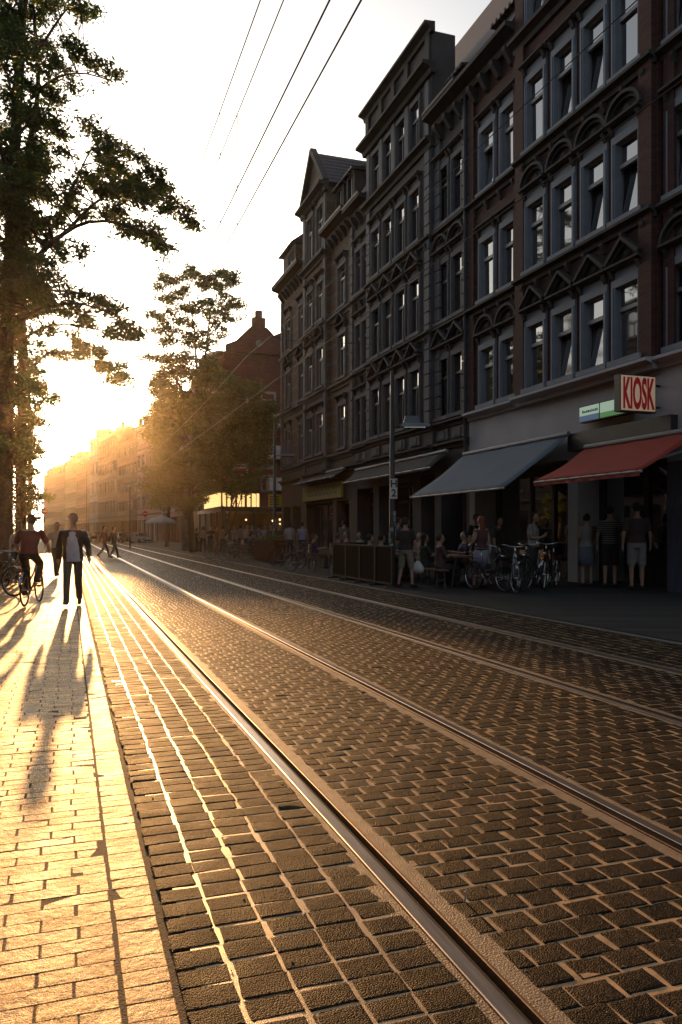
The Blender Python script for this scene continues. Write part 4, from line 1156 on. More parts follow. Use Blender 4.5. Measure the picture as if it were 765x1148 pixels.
# --- a third one further on
random.seed(23)
Z3 = 60.0
base = G(33, 617)
T = lambda x, y, dz=0: P(x, y, Z3 + dz)
limbs = [([base, T(34, 560), T(34, 500), T(32, 430), T(30, 380)], .22, .08), ([T(34, 500), T(40, 470), T(44, 450)], .07, .02), ([T(34, 480), T(22, 440), T(15, 410)], .08, .02)]
pads = [(PJ(random.gauss(28, 10), random.uniform(400, 575), Z3, 2), (.8, .8, .5), 1.0) for _ in range(46)]
tree('street_tree', 'slim green street tree behind the two big left trunks', base, limbs, pads, M_LEAF2, .12, 150, 'street trees left of the tracks')

# --- trees on the right pavement in front of the brick houses
def crown_pads(ells, n, z, j, rad, dens):
    out = []
    for (cx, cy, rx, ry, share) in ells:
        for _ in range(int(n * share)):
            a, q = random.uniform(0, 2 * PI), math.sqrt(random.uniform(0, 1))
            out.append((PJ(cx + rx * q * math.cos(a), cy + ry * q * math.sin(a), z, j), rad, dens))
    return out
random.seed(31)
ZA = 58.0
base = G(212, 620); base = Vector((8.2, base.y, gz(8.2)))
T = lambda x, y, dz=0: P(x, y, ZA + dz)
limbs = [([base, T(213, 570), T(216, 520), T(219, 470), T(222, 420), T(218, 370), T(211, 330), T(208, 308)], .26, .035),
         ([T(221, 430), T(232, 395), T(234, 360), T(240, 325), T(246, 308)], .11, .02),
         ([T(219, 460), T(200, 430, .5), T(186, 400, .8), T(178, 370, 1), T(186, 330, 1.2)], .10, .02), ([T(217, 500), T(195, 470, -.8), T(178, 450, -1.2), T(170, 430, -1.2)], .09, .02),
         ([T(218, 480), T(245, 455, .8), T(262, 440, 1.2)], .09, .02), ([T(234, 370), T(250, 350), T(263, 342)], .05, .015)]
pl = [(182, 308), (190, 318), (200, 312), (210, 305), (222, 310), (178, 322), (186, 335), (198, 330), (212, 325), (225, 322), (236, 312), (248, 308), (258, 312), (262, 318), (244, 322), (252, 332), (238, 338), (226, 340),
      (172, 352), (180, 358), (190, 350), (204, 345), (216, 348), (232, 352), (248, 350), (262, 345), (268, 342), (258, 358), (242, 364), (176, 370), (188, 366), (202, 362), (216, 365), (228, 372),
      (184, 385), (196, 380), (210, 385), (224, 388), (238, 384), (250, 376), (168, 400), (180, 402), (194, 398), (208, 402), (222, 405), (236, 402)]
pads = [(PJ(x, y, ZA, 1.2), (.72, .72, .36), 1.5) for x, y in pl]
for x, y in pl: pads.append((PJ(x + random.gauss(0, 6), y + random.gauss(0, 6), ZA, 1.6), (.6, .6, .3), .9))
pads += crown_pads([(215, 440, 42, 40, .45), (208, 500, 40, 45, .4), (215, 548, 36, 22, .15)], 170, ZA, 2.2, (.95, .95, .5), 1.35)
tree('pavement_tree', 'tall loose tree with a see-through top in front of the red brick houses', base, limbs, pads, M_LEAF2, .125, 170, 'trees on the right pavement')
random.seed(32)
ZBB = 53.0
base = G(262, 622); base = Vector((9.4, base.y, gz(9.4)))
T = lambda x, y, dz=0: P(x, y, ZBB + dz)
b0 = base
limbs = [([base, T(250, 570), T(254, 530), T(260, 490), T(262, 440)], .2, .06), ([T(254, 525), T(280, 490), T(295, 470)], .08, .02), ([T(256, 510), T(238, 480), T(228, 450)], .08, .02)]
pads = crown_pads([(262, 470, 44, 50, .6), (258, 520, 46, 36, .4)], 190, ZBB, 2.2, (.85, .85, .45), 1.2)
tree('pavement_tree', 'dense rounded dark tree beside the low cafe pavilion', base, limbs, pads, M_LEAF1, .115, 170, 'trees on the right pavement')
random.seed(33)
ZC = 78.0
base = G(192, 613); base = Vector((8.8, base.y, gz(8.8)))
T = lambda x, y, dz=0: P(x, y, ZC + dz)
limbs = [([base, T(190, 570), T(189, 520), T(188, 470), T(186, 430)], .22, .06), ([T(189, 530), T(176, 500), T(170, 480)], .08, .02)]
pads = crown_pads([(186, 470, 20, 40, .5), (184, 535, 22, 35, .5)], 100, ZC, 2.2, (1.0, 1.0, .55), 1.2)
tree('pavement_tree', 'golden lit tree furthest back on the right pavement near the parasol', base, limbs, pads, M_LEAF2, .15, 150, 'trees on the right pavement')
# ================================================================== BICYCLES
M_TYRE = mat('black rubber', (0.012, 0.012, 0.012), 0.8)
M_CHROME = mat('bright metal', (0.55, 0.55, 0.56), 0.25, metal=1.0, var=0.05)
M_SADDLE = mat('black saddle leather', (0.015, 0.013, 0.012), 0.5)
def bicycle(loc, rz, col, label, group=None, steer=0.0, basket=False, city=True):
    """forward is local -y"""
    key = 'bike paint ' + '_'.join(f'{c:.2f}' for c in col)
    pm = mat(key, col, 0.35, var=0.05)
    t = empty('bicycle', loc, rz, label, 'bicycle', group)
    R_ = .335
    def wheel(y, st=0.0):
        w = MB().ring((0, 0, 0), R_ - .018, .018, 36, 8).build('wheel', M_TYRE, t, (0, y, R_)); w.rotation_euler = (0, 0, st)
        MB().ring((0, 0, 0), R_ - .042, .010, 36, 6).build('rim', M_CHROME, w)
        sp = MB()
        for i in range(18):
            a = 2 * PI * i / 18
            sp.tube([(.02 if i % 2 else -.02, 0, 0), (0, (R_ - .045) * math.cos(a), (R_ - .045) * math.sin(a))], .0022, 3, cap=False)
        sp.tube([(-.045, 0, 0), (.045, 0, 0)], .022, 8); sp.build('spokes', M_CHROME, w)
        return w
    wheel(.50); wheel(-.57, steer)
    bb = (0, .06, .29); st = (0, .22, .82); hd = (0, -.42, .86); hb = (0, -.455, .70); ra = (0, .50, R_)
    f = MB()
    if city:
        f.tube([hb, (0, -.25, .45), bb], .02, 8); f.tube([hd, (0, -.15, .62), (0, .12, .50)], .018, 8)
    else:
        f.tube([hb, bb], .02, 8); f.tube([hd, (0, .19, .76)], .018, 8)
    f.tube([bb, st], .018, 8)
    f.tube([hd, hb], .024, 8)
    for sx in (-.05, .05):
        f.tube([(sx, .5, R_), (sx * .5, .07, .30)], .011, 6); f.tube([(sx, .5, R_), (sx * .4, .19, .72)], .010, 6)
    f.build('frame', pm, t, smooth=True)
    fk = MB()
    for sx in (-.05, .05): fk.tube([(sx, -.57, R_), (sx, -.49, .66), (sx * .4, -.462, .71)], .012, 6)
    fk.build('fork', pm, t, smooth=True)
    h = MB(); h.tube([hd, (0, -.40, 1.0)], .014, 8)
    h.tube([(-.29, -.22, 1.04), (-.25, -.33, 1.06), (-.1, -.41, 1.02), (0, -.42, 1.01), (.1, -.41, 1.02), (.25, -.33, 1.06), (.29, -.22, 1.04)], .012, 8)
    ho = h.build('handlebar', M_CHROME, t, smooth=True)
    for sx in (-1, 1): MB().tube([(sx * .295, -.205, 1.038), (sx * .262, -.305, 1.052)], .018, 8).build('grip', M_TYRE, ho)
    s = MB(); s.loft([(0, .24, .93, .02, .1), (0, .25, .945, .085, .14), (0, .25, .975, .09, .145), (0, .26, .985, .06, .11)], 14); s.ball((0, .07, .965), (.028, .10, .02), 8, 6)
    so = s.build('saddle', M_SADDLE, t, smooth=True)
    MB().tube([st, (0, .25, .935)], .013, 8).build('seat_post', M_CHROME, t)
    c = MB(); c.ring((.045, .06, .29), .09, .006, 20, 4); c.tube([(-.08, .06, .29), (.08, .06, .29)], .012, 6)
    c.tube([(.07, .06, .29), (.075, -.03, .15)], .010, 6); c.tube([(-.07, .06, .29), (-.075, .15, .43)], .010, 6)
    c.build('crankset', M_CHROME, t)
    MB().box((.12, -.03, .15), (.09, .08, .02)).build('pedal', M_TYRE, t); MB().box((-.12, .15, .43), (.09, .08, .02)).build('pedal', M_TYRE, t)
    for (y, a0, a1) in ((.50, 20, 200), (-.57, 10, 150)):
        pts = [(0, y + (R_ + .025) * math.cos(R(a)), R_ + (R_ + .025) * math.sin(R(a))) for a in range(a0, a1 + 1, 12)]
        fe = MB()
        for i in range(len(pts) - 1): fe.bar(pts[i], pts[i + 1], .05, .006)
        fe.build('mudguard', M_CHROME if city else pm, t)
    if city:
        rk = MB(); 
        for sx in (-.06, .06): rk.tube([(sx, .28, .74), (sx, .80, .74)], .007, 5); rk.tube([(sx, .5, R_), (sx, .70, .74)], .006, 5)
        for y in (.35, .5, .65, .79): rk.tube([(-.06, y, .74), (.06, y, .74)], .006, 5)
        rk.build('luggage_rack', M_TYRE, t)
        MB().ball((0, -.52, .80), (.045, .06, .045), 10, 8).build('headlight', M_CHROME, t)
        MB().box((0, .815, .70), (.07, .02, .05)).build('rear_light', mat('red reflector', (.3, .01, .01), .3), t)
    if basket:
        bk = MB()
        for z in (.80, .88, .96, 1.0):
            k = (z - .8) * .25
            bk.tube([(-.13 - k, -.66 - k, z), (.13 + k, -.66 - k, z), (.13 + k, -.45 + k, z), (-.13 - k, -.45 + k, z), (-.13 - k, -.66 - k, z)], .006, 4)
        for i in range(9):
            x = -.13 + .26 * i / 8
            bk.tube([(x, -.66, .8), (x * 1.35, -.71, 1.0)], .004, 4); bk.tube([(x, -.45, .8), (x * 1.35, -.40, 1.0)], .004, 4); bk.tube([(x, -.66, .8), (x, -.45, .8)], .004, 4)
        bk.build('basket', M_TYRE, t)
    return t
def at(px, py):
    g = G(px, py); return g
def heading(pf, pr):
    """rotation for a bike whose front wheel stands at ground pixel pf and rear wheel at pr"""
    a, b = G(*pf), G(*pr); d = a - b
    return math.atan2(d.x, -d.y)      # forward -y turned by rz -> (sin rz, -cos rz)
def bike_px(mid, front_dir_deg, *a, **k):
    g = G(*mid); g.z += 0.012
    return bicycle(g, R(front_dir_deg), *a, **k)
gA = 'bicycles parked outside the kiosk'
bike_px((547, 663), 12, (.05, .05, .10), 'dark bicycle with bright mudguards standing leftmost below the blue grey awning', gA, basket=True)
bike_px((577, 664), -28, (.45, .47, .52), 'silver framed bicycle with wide handlebar below the blue grey awning', gA, steer=R(20))
bike_px((600, 662), -60, (.05, .05, .05), 'black bicycle parked across the row between two others below the awnings', gA, steer=R(-15))
bike_px((618, 660), -48, (.08, .03, .03), 'dark maroon bicycle at the right end of the row near the kiosk customers', gA)
bike_px((338, 642), 28, (.03, .03, .03), 'black bicycle angled out past the brown planter towards the tracks', None, steer=R(-25), city=False)
bike_px((383, 648), 8, (.10, .10, .10), 'grey bicycle leaning end-on against the dark terrace screens')
gB = 'bicycles parked at the left edge'
bike_px((3, 668), 28, (.05, .04, .04), 'dark parked bicycle nearest the left edge of the pale pavement', gB, steer=R(25))
bike_px((14, 660), 24, (.25, .22, .2), 'grey parked bicycle whose handlebar sticks out beside the cyclist', gB, steer=R(-10))
bike_px((-2, 650), 20, (.12, .03, .03), 'red parked bicycle behind the other two at the left edge', gB)

# ================================================================== STREET FURNITURE
M_POLE = mat('grey green pole paint', (0.045, 0.047, 0.046), 0.55, metal=0.2, var=0.2)
M_LAMP = mat('pale lamp housing', (0.25, 0.27, 0.29), 0.5)
M_SWHITE = mat('white sign enamel', (0.6, 0.6, 0.58), 0.4, var=0.05)
M_SBLACK = mat('black sign paint', (0.01, 0.01, 0.01), 0.5)
M_SRED = mat('red sign enamel', (0.5, 0.02, 0.02), 0.4, var=0.05)
def street_lamp(loc, rz, h, label, sign=False, wrap=True):
    t = empty('street_lamp', loc, rz, label, 'street lamp', 'street lamps along the right pavement')
    MB().tube([(0, 0, 0), (0, 0, 1.0), (0, 0, h + 1.4)], [.085, .08, .05], 12).build('pole', M_POLE, t, smooth=True)
    MB().tube([(0, 0, h - .08), (.25, 0, h - .02), (.6, 0, h)], .022, 8).build('arm', M_POLE, t)
    lh = MB(); lh.prism_y([(.20, h - .06), (.95, h - .06), (.98, h + .0), (.90, h + .03), (.25, h + .03)], -.16, .16); lo = lh.build('lamp_head', M_LAMP, t)
    MB().prism_y([(.28, h + .032), (.70, h + .032), (.68, h + .22), (.33, h + .22)], -.12, .12).build('ballast_box', mat('blue grey box', (.12, .15, .2), .5), lo)
    MB().span((.3, -.12, h - .085), (.85, .12, h - .061)).build('lens', M_GLASS, lo)
    if wrap:
        w = MB(); random.seed(4)
        for i in range(9):
            z = .8 + i * .14; a = random.uniform(-1.2, 1.2)
            w.box((.088 * math.sin(a), -.088 * math.cos(a), z), (.09, .004, .12), (0, 0, a))
        w.build('sticker', mat('torn paper stickers', (.3, .3, .3), .8, var=.7, scale=20), t)
    return t
lp = P(440, 645, 20.6); lp.z = gz(lp.x)
t = street_lamp(lp, math.atan2(-SN, CS) if False else -TH, 4.22, 'street lamp carrying a tall white H 2 plate beside the terrace')
pl_ = empty('route_sign', (lp.x, lp.y - .10, 2.58), -TH, 'tall white plate reading H over 2 on the lamp pole', 'sign')
MB().span((-.09, -.012, -.26), (.09, .0, .26)).build('plate', M_SWHITE, pl_)
text_part('H', .26, M_SBLACK, pl_, (0, -.016, .12), (R(90), 0, 0), 1.0, .002, 'letter', .008); text_part('2', .26, M_SBLACK, pl_, (0, -.016, -.12), (R(90), 0, 0), 1.0, .002, 'numeral', .008)
lp = P(308, 632, 36.0); lp.z = gz(lp.x)
street_lamp(lp, -TH, 4.9, 'street lamp with plain pole between the cafe pavilion and the tan house')
def road_sign(loc, rz, kind, h, label):
    s = empty('road_sign', loc, rz, label, 'sign')
    MB().tube([(0, 0, 0), (0, 0, h + .35)], .035, 8).build('post', M_POLE, s)
    n = 24; c = [(.33 * math.cos(2 * PI * i / n), h + .33 * math.sin(2 * PI * i / n)) for i in range(n)]
    MB().prism_y(c, -.06, -.04).build('disc', M_SRED, s)
    if kind == 'noentry': MB().span((-.24, -.066, h - .05), (.24, -.061, h + .05)).build('white_bar', M_SWHITE, s)
    return s
p_ = P(50, 612, 75); road_sign((p_.x, p_.y, 0), -.3, 'noentry', 3.45, 'round red no entry sign with white bar beyond the cyclist')
p_ = P(163, 600, 95); road_sign((p_.x, p_.y, .1), -.3, 'noentry', 3.6, 'round red road sign near the pale parasol')
for px, z, h, lab in ((146, 70, 5.5, 'thin grey sign post on the right kerb beyond the pedestrians'), (97, 110, 11.0, 'tall slim lamp mast in front of the hazy houses')):
    p_ = P(px, 600, z); m = empty('mast', (p_.x, p_.y, 0), 0, lab, 'post')
    MB().tube([(0, 0, 0), (0, 0, h)], [.07, .04], 8).build('post', M_POLE, m); MB().tube([(0, 0, h), (-.5, 0, h + .08)], .035, 6).ball((-.55, 0, h + .06), (.2, .1, .06), 8, 6).build('lamp_head', M_LAMP, m)
pp = P(208, 618, 60); post = empty('advert_pillar', (pp.x, pp.y, gz(pp.x)), 0, 'slim poster covered pillar in front of the pavement trees', 'pillar')
MB().tube([(0, 0, 0), (0, 0, 2.9)], .28, 16).build('shaft', mat('old posters', (.16, .15, .17), .8, var=.6, scale=3), post); MB().tube([(0, 0, 2.9), (0, 0, 3.0), (0, 0, 3.2)], [.34, .34, .05], 16).build('cap', M_POLE, post)
# parasol
pp = P(181, 612, 75); u = empty('parasol', (pp.x, pp.y, gz(pp.x)), 0, 'pale blue parasol opened over far cafe tables', 'parasol')
MB().tube([(0, 0, 0), (0, 0, 2.75)], .03, 8).build('pole', M_TIMB, u)
m = MB(); n = 8; vs = [(0, 0, 2.95)] + [(r_ * math.cos(2 * PI * i / n), r_ * math.sin(2 * PI * i / n), z) for r_, z in ((.8, 2.78), (1.5, 2.42), (1.5, 2.27)) for i in range(n)]
fs = [(0, 1 + i, 1 + (i + 1) % n) for i in range(n)] + [(1 + k * n + i, 1 + (k + 1) * n + i, 1 + (k + 1) * n + (i + 1) % n, 1 + k * n + (i + 1) % n) for k in range(2) for i in range(n)]
m.add(vs, fs); m.build('canopy', mat('pale blue parasol cloth', (.45, .52, .62), .8, var=.08), u)
rb = MB()
for i in range(8): rb.tube([(0, 0, 2.45), (1.45 * math.cos(2 * PI * i / n), 1.45 * math.sin(2 * PI * i / n), 2.40)], .012, 4)
rb.build('ribs', M_TIMB, u)
# dark wind screens around the terrace
M_SCR = mat('dark brown screen cloth', (0.018, 0.010, 0.007), 1.0, spec=.05)
M_WOOD = mat('brown bench wood', (0.13, 0.06, 0.03), 0.55, var=0.3, scale=5, stretch=(1, 8, 8))
def screen(loc, rz, w, h, m, label):
    s = empty('wind_screen', loc, rz, label, 'screen', 'dark wind screens round the terrace')
    MB().span((-w / 2 + .03, -.015, .12), (w / 2 - .03, .015, h - .03)).build('panel', m, s)
    f = MB()
    for sx in (-1, 1): f.span((sx * w / 2 - .025, -.03, 0), (sx * w / 2 + .025, .03, h))
    f.span((-w / 2 + .025, -.025, h - .04), (w / 2 - .025, .025, h)); f.span((-w / 2 + .025, -.025, .08), (w / 2 - .025, .025, .12))
    f.build('frame', M_TYRE, s)
    for sx in (-1, 1): MB().box((sx * w / 2, 0, .02), (.08, .4, .04)).build('foot', M_FRAMED, s)
    return s
X_ = 7.85
scr2 = mat('black screen cloth', (.009, .008, .008), 1.0, spec=.05); scr3 = mat('olive brown screen cloth', (.022, .016, .010), 1.0, spec=.05)
for i, (y, m, lab) in enumerate([(19.4, M_SCR, 'brown wind screen beside the man carrying a white bag'), (20.6, scr2, 'black wind screen between two brown screens'), (21.8, scr3, 'olive wind screen next to the end-on grey bicycle'), (23.0, scr2, 'black wind screen at the far end of the terrace')]):
    screen((X_, y, gz(X_) + .012), R(90), 1.16, 1.08, m, lab)
screen((8.45, 23.62, gz(8.4) + .012), 0, 1.1, 1.08, scr2, 'black wind screen turned across the end of the terrace')
pp = G(292, 630); bx = empty('planter', (8.7, 35.5, gz(8.7) + .012), R(90), 'long brown wooden planter box standing at the kerb', 'planter', None)
m = MB()
for k in range(7): m.span((-2.0, -.24, .06 + k * .14), (2.0, -.2, .19 + k * .14)); m.span((-2.0, .2, .06 + k * .14), (2.0, .24, .19 + k * .14))
for sx in (-1, 1): m.span((sx * 2.0, -.24, .05), (sx * 2.05, .24, 1.04))
m.span((-2, -.2, .85), (2, .2, .9)); m.build('box', mat('red brown planter boards', (.07, .02, .01), 1.0, var=.3, scale=4, spec=.05), bx)
random.seed(41); L = np.stack([rng.uniform(-1.9, 1.9, 1200), rng.normal(0, .13, 1200), .92 + np.abs(rng.normal(0, .13, 1200))], 1)
put('plants', leaf_mesh('plants', L, .05, 1), M_LEAF1, bx)
lf = empty('potted_shrub', G(4, 648), 0, 'bushy green potted shrub behind the parked bicycles at the left edge', 'plant')
MB().loft([(0, 0, 0, .22, .22), (0, 0, .45, .3, .3), (0, 0, .5, .3, .3)], 14).build('pot', mat('clay pot', (.12, .05, .03), .8), lf)
q = rng.normal(0, 1, (2600, 3)) * np.array([.42, .42, .36]) + np.array([0, 0, 1.05]); put('foliage', leaf_mesh('foliage', q, .055, 1), M_LEAF2, lf)
# tables and benches
def bench(loc, rz, label, grp, l=2.0):
    t = empty('bench', loc, rz, label, 'bench', grp)
    MB().span((-l / 2, -.13, .43), (l / 2, -.005, .465)).span((-l / 2, .005, .43), (l / 2, .13, .465)).build('seat', M_WOOD, t)
    for sx in (-1, 1):
        f = MB(); f.bar((sx * (l / 2 - .3), -.12, 0), (sx * (l / 2 - .3), -.08, .43), .04, .03); f.bar((sx * (l / 2 - .3), .12, 0), (sx * (l / 2 - .3), .08, .43), .04, .03); f.bar((sx * (l / 2 - .3), -.1, .2), (sx * (l / 2 - .3), .1, .2), .03, .03)
        f.build('leg', M_FRAMED, t)
    return t
def table(loc, rz, label, grp, l=2.0, w=.6):
    t = empty('table', loc, rz, label, 'table', grp)
    m = MB()
    for k in range(4): m.span((-l / 2, -w / 2 + k * w / 4 + .004, .73), (l / 2, -w / 2 + (k + 1) * w / 4 - .004, .765))
    m.build('table_top', M_WOOD, t)
    for sx in (-1, 1):
        f = MB()
        for sy in (-1, 1): f.bar((sx * (l / 2 - .25), sy * w * .42, 0), (sx * (l / 2 - .25), sy * w * .25, .73), .045, .03)
        f.bar((sx * (l / 2 - .25), -w * .3, .3), (sx * (l / 2 - .25), w * .3, .3), .03, .03); f.build('leg', M_FRAMED, t)
    return t
def on(x, y): return (x, y, gz(x) + .012)
table(on(9.3, 18.3), R(80), 'brown beer table on the terrace in front of the wind screens bench', 'terrace tables'); bench(on(8.75, 18.3), R(80), 'wooden bench on the street side of the brown beer table', 'terrace benches'); bench(on(9.85, 18.3), R(80), 'wooden bench on the house side of the brown beer table', 'terrace benches')
table(on(8.9, 21.2), R(90), 'table behind the dark wind screens where people sit', 'terrace tables'); bench(on(8.35, 21.2), R(90), 'bench tucked behind the dark wind screens', 'terrace benches'); bench(on(9.45, 21.2), R(90), 'bench on the house side of the screened table', 'terrace benches')
# chairs and small tables of the far cafe
def chair(loc, rz, label, grp):
    t = empty('chair', loc, rz, label, 'chair', grp)
    MB().span((-.21, -.21, .43), (.21, .21, .46)).build('seat', M_WOOD, t); MB().span((-.21, .19, .60), (.21, .22, .88)).build('backrest', M_WOOD, t)
    for sx in (-1, 1):
        MB().tube([(sx * .19, -.19, 0), (sx * .19, -.19, .43)], .014, 6).build('leg', M_FRAMED, t)
        MB().tube([(sx * .19, .22, 0), (sx * .19, .20, .43), (sx * .19, .205, .88)], .014, 6).build('leg', M_FRAMED, t)
    return t
def round_table(loc, label, grp):
    t = empty('table', loc, 0, label, 'table', grp)
    MB().tube([(0, 0, .70), (0, 0, .73)], .36, 20).build('table_top', M_WOOD, t); MB().tube([(0, 0, .04), (0, 0, .70)], .03, 8).build('leg', M_FRAMED, t); MB().tube([(0, 0, 0), (0, 0, .04)], [.24, .2], 16).build('foot', M_FRAMED, t)
    return t
wh = ['nearest the planter', 'second from the planter', 'third from the planter', 'below the pavement trees']
for i, y in enumerate((39.0, 42.0, 45.5, 50.0)):
    x = 9.2
    round_table(on(x, y), f'small round cafe table {wh[i]}', 'far cafe tables')
    chair(on(x - .62, y - .2), R(-95), f'wooden cafe chair on the street side of the table {wh[i]}', 'far cafe chairs'); chair(on(x + .62, y + .15), R(85), f'wooden cafe chair on the house side of the table {wh[i]}', 'far cafe chairs')
gF = 'bicycles parked along the far cafe'
bike_px((246, 627), 70, (.04, .04, .05), 'dark bicycle parked side-on before the left end of the cafe crowd', gF)
bike_px((262, 629), 62, (.12, .03, .03), 'dark red bicycle parked side-on just left of the brown planter', gF)
bike_px((322, 638), 40, (.05, .06, .08), 'blue grey bicycle by the plain lamp pole right of the planter', gF)
for i, (x, y, rz, lab) in enumerate(((8.7, 25.6, 95, 'wooden chair on the street side between the screens and the angled bicycle'), (9.7, 26.2, -80, 'wooden chair facing the tracks between the screens and the angled bicycle'), (8.7, 28.4, 80, 'wooden chair with its back to the tracks below the yellow sign board'), (9.9, 28.2, -100, 'wooden chair facing the tracks below the yellow sign board'))):
    chair(on(x, y), R(rz), lab, 'chairs below the yellow sign board')
round_table(on(9.2, 25.9), 'small round table just beyond the dark wind screens', 'tables below the yellow sign board'); round_table(on(9.3, 28.3), 'small round table below the yellow sign board', 'tables below the yellow sign board')
# ================================================================== PARKED CARS
def car(loc, rz, col, label):
    pm = mat('car paint ' + '_'.join(f'{c:.2f}' for c in col), col, 0.25, var=0.03, spec=.6)
    t = empty('parked_car', loc, rz, label, 'car', 'cars parked where the street bends')
    # loft along local y (front = -y)
    secs = [(-2.1, .35, .62, .70), (-2.0, .28, .72, .80), (-1.2, .25, .88, .87), (-.9, .25, .92, .88), (0, .25, .93, .88), (1.2, .25, .93, .88), (1.9, .28, .9, .84), (2.08, .38, .78, .76)]
    m = MB(); n = 10; b = len(m.v)
    for (y, zb, zt, hw) in secs:
        prof = [(-hw, zb), (-hw * 1.0, zb + (zt - zb) * .6), (-hw * .94, zt), (-hw * .4, zt + .03), (hw * .4, zt + .03), (hw * .94, zt), (hw, zb + (zt - zb) * .6), (hw, zb), (hw * .8, zb - .05), (-hw * .8, zb - .05)]
        m.v += [(x, y, z) for x, z in prof]
    for i in range(len(secs) - 1):
        for k in range(n): m.f.append((i * n + k, i * n + (k + 1) % n, (i + 1) * n + (k + 1) % n, (i + 1) * n + k))
    m.f.append(tuple(range(n))); m.f.append(tuple((len(secs) - 1) * n + k for k in range(n))[::-1])
    m.build('body', pm, t, smooth=False)
    c = MB(); c.add([(-.78, -1.0, .93), (.78, -1.0, .93), (.78, 1.7, .93), (-.78, 1.7, .93), (-.62, -.35, 1.40), (.62, -.35, 1.40), (.62, 1.15, 1.43), (-.62, 1.15, 1.43)], [(0, 1, 5, 4), (1, 2, 6, 5), (2, 3, 7, 6), (3, 0, 4, 7)]); c.build('windows', M_GLASS, t)
    r = MB(); r.span((-.63, -.36, 1.405), (.63, 1.16, 1.46)); 
    for sx in (-1, 1):
        r.bar((sx * .79, -1.0, .94), (sx * .63, -.36, 1.43), .06, .06); r.bar((sx * .79, 1.7, .94), (sx * .63, 1.16, 1.43), .08, .06); r.bar((sx * .79, .4, .94), (sx * .63, .42, 1.43), .06, .05)
    r.build('roof', pm, t)
    for sx in (-1, 1):
        for y in (-1.3, 1.3):
            w = MB().tube([(sx * .72, y, .31), (sx * .90, y, .31)], .31, 16).build('wheel', M_TYRE, t); MB().tube([(sx * .9, y, .31), (sx * .91, y, .31)], .2, 12).build('hub_cap', M_CHROME, w)
        MB().ball((sx * .6, -2.06, .66), (.16, .06, .09), 8, 6).build('headlight', M_CHROME, t)
        MB().box((sx * .66, 2.06, .72), (.2, .06, .14)).build('tail_light', M_SRED, t)
    MB().box((0, -2.1, .42), (1.3, .06, .12)).build('bumper', M_TYRE, t)
    return t
cc = [(.5, .5, .5), (.05, .05, .06), (.55, .55, .57), (.25, .26, .28), (.06, .06, .07), (.5, .5, .48), (.04, .04, .05), (.4, .4, .42)]
nm = ['silver car at the left end of the far parked row', 'black car second in the far parked row', 'pale silver car in the middle left of the far parked row', 'grey car beside two pedestrians in the far parked row',
      'dark car just right of the two pedestrians', 'white car in the far row left of the sign post', 'black car parked in front of the pale pink house', 'grey car parked nearest the pale parasol']
for i, px in enumerate((62, 75, 87, 100, 112, 137, 148, 158)):
    g = P(px, 606, 128 - i * 3.2); car((g.x, g.y, 0), R(20 + 5 * math.sin(i * 2.2)), cc[i], nm[i])
# ================================================================== OVERHEAD WIRES
M_WIRE = mat('copper wire', (0.06, 0.05, 0.045), 0.4, metal=0.7)
def wire(name, pts, r, label, grp='tram overhead wires', parent=None):
    m = MB(); m.tube(pts, r, 5, cap=False)
    o = m.build(name, M_WIRE, parent, smooth=True)
    return tag(o, label, 'wire', grp) if parent is None else o
def sagline(x0, x1, y0, y1, z0, z1, sag, n=24):
    return [(x0 + (x1 - x0) * i / n, y0 + (y1 - y0) * i / n, z0 + (z1 - z0) * i / n - sag * 4 * (i / n) * (1 - i / n)) for i in range(n + 1)]
def hgt(px, py, X): return 0
spans = [(-12, 25), (24, 58), (58, 92), (92, 125)]
def catenary(x, hc, hm, label_c, label_m, bend=True):
    pc, pm_ = [], []
    for k, (a, b_) in enumerate(spans):
        xo = lambda s: x - (0 if s < 60 else (s - 60) ** 2 * .0012)
        n = 12
        for i in range(n + (k == len(spans) - 1)):
            s = a + (b_ - a) * i / n; u = i / n
            pc.append((xo(s), s, hc)); pm_.append((xo(s), s, hm + .35 - (.35 + .25) * 4 * u * (1 - u) * .5))
    w1 = wire('contact_wire', pc, .0075, label_c); w2 = wire('messenger_wire', pm_, .0065, label_m)
    dr = MB()
    for i in range(1, len(pc) - 14, 3): dr.tube([pc[i], pm_[i]], .005, 4, cap=False)
    dr.build('dropper', M_WIRE, w2)
catenary(1.74, 5.2, 6.50, 'leftmost lower contact wire above the near track', 'leftmost upper messenger wire above the near track')
catenary(1.95, 5.2, 6.50, 'lower contact wire just right of the leftmost pair', 'upper messenger wire just right of the leftmost pair')
catenary(5.2, 5.5, 6.55, 'lower contact wire above the far track crossing the facades', 'upper messenger wire above the far track crossing the facades')
# pull-off wires spanning from the houses across the street
for s, z, lab in ((24.5, 7.2, 'cross span wire between the grey house and the left trees'), (58.0, 7.0, 'far cross span wire hung between trees')):
    wire('span_wire', sagline(FAC, -9.0, s, s, z + .6, z + 1.2, .5), .007, lab)
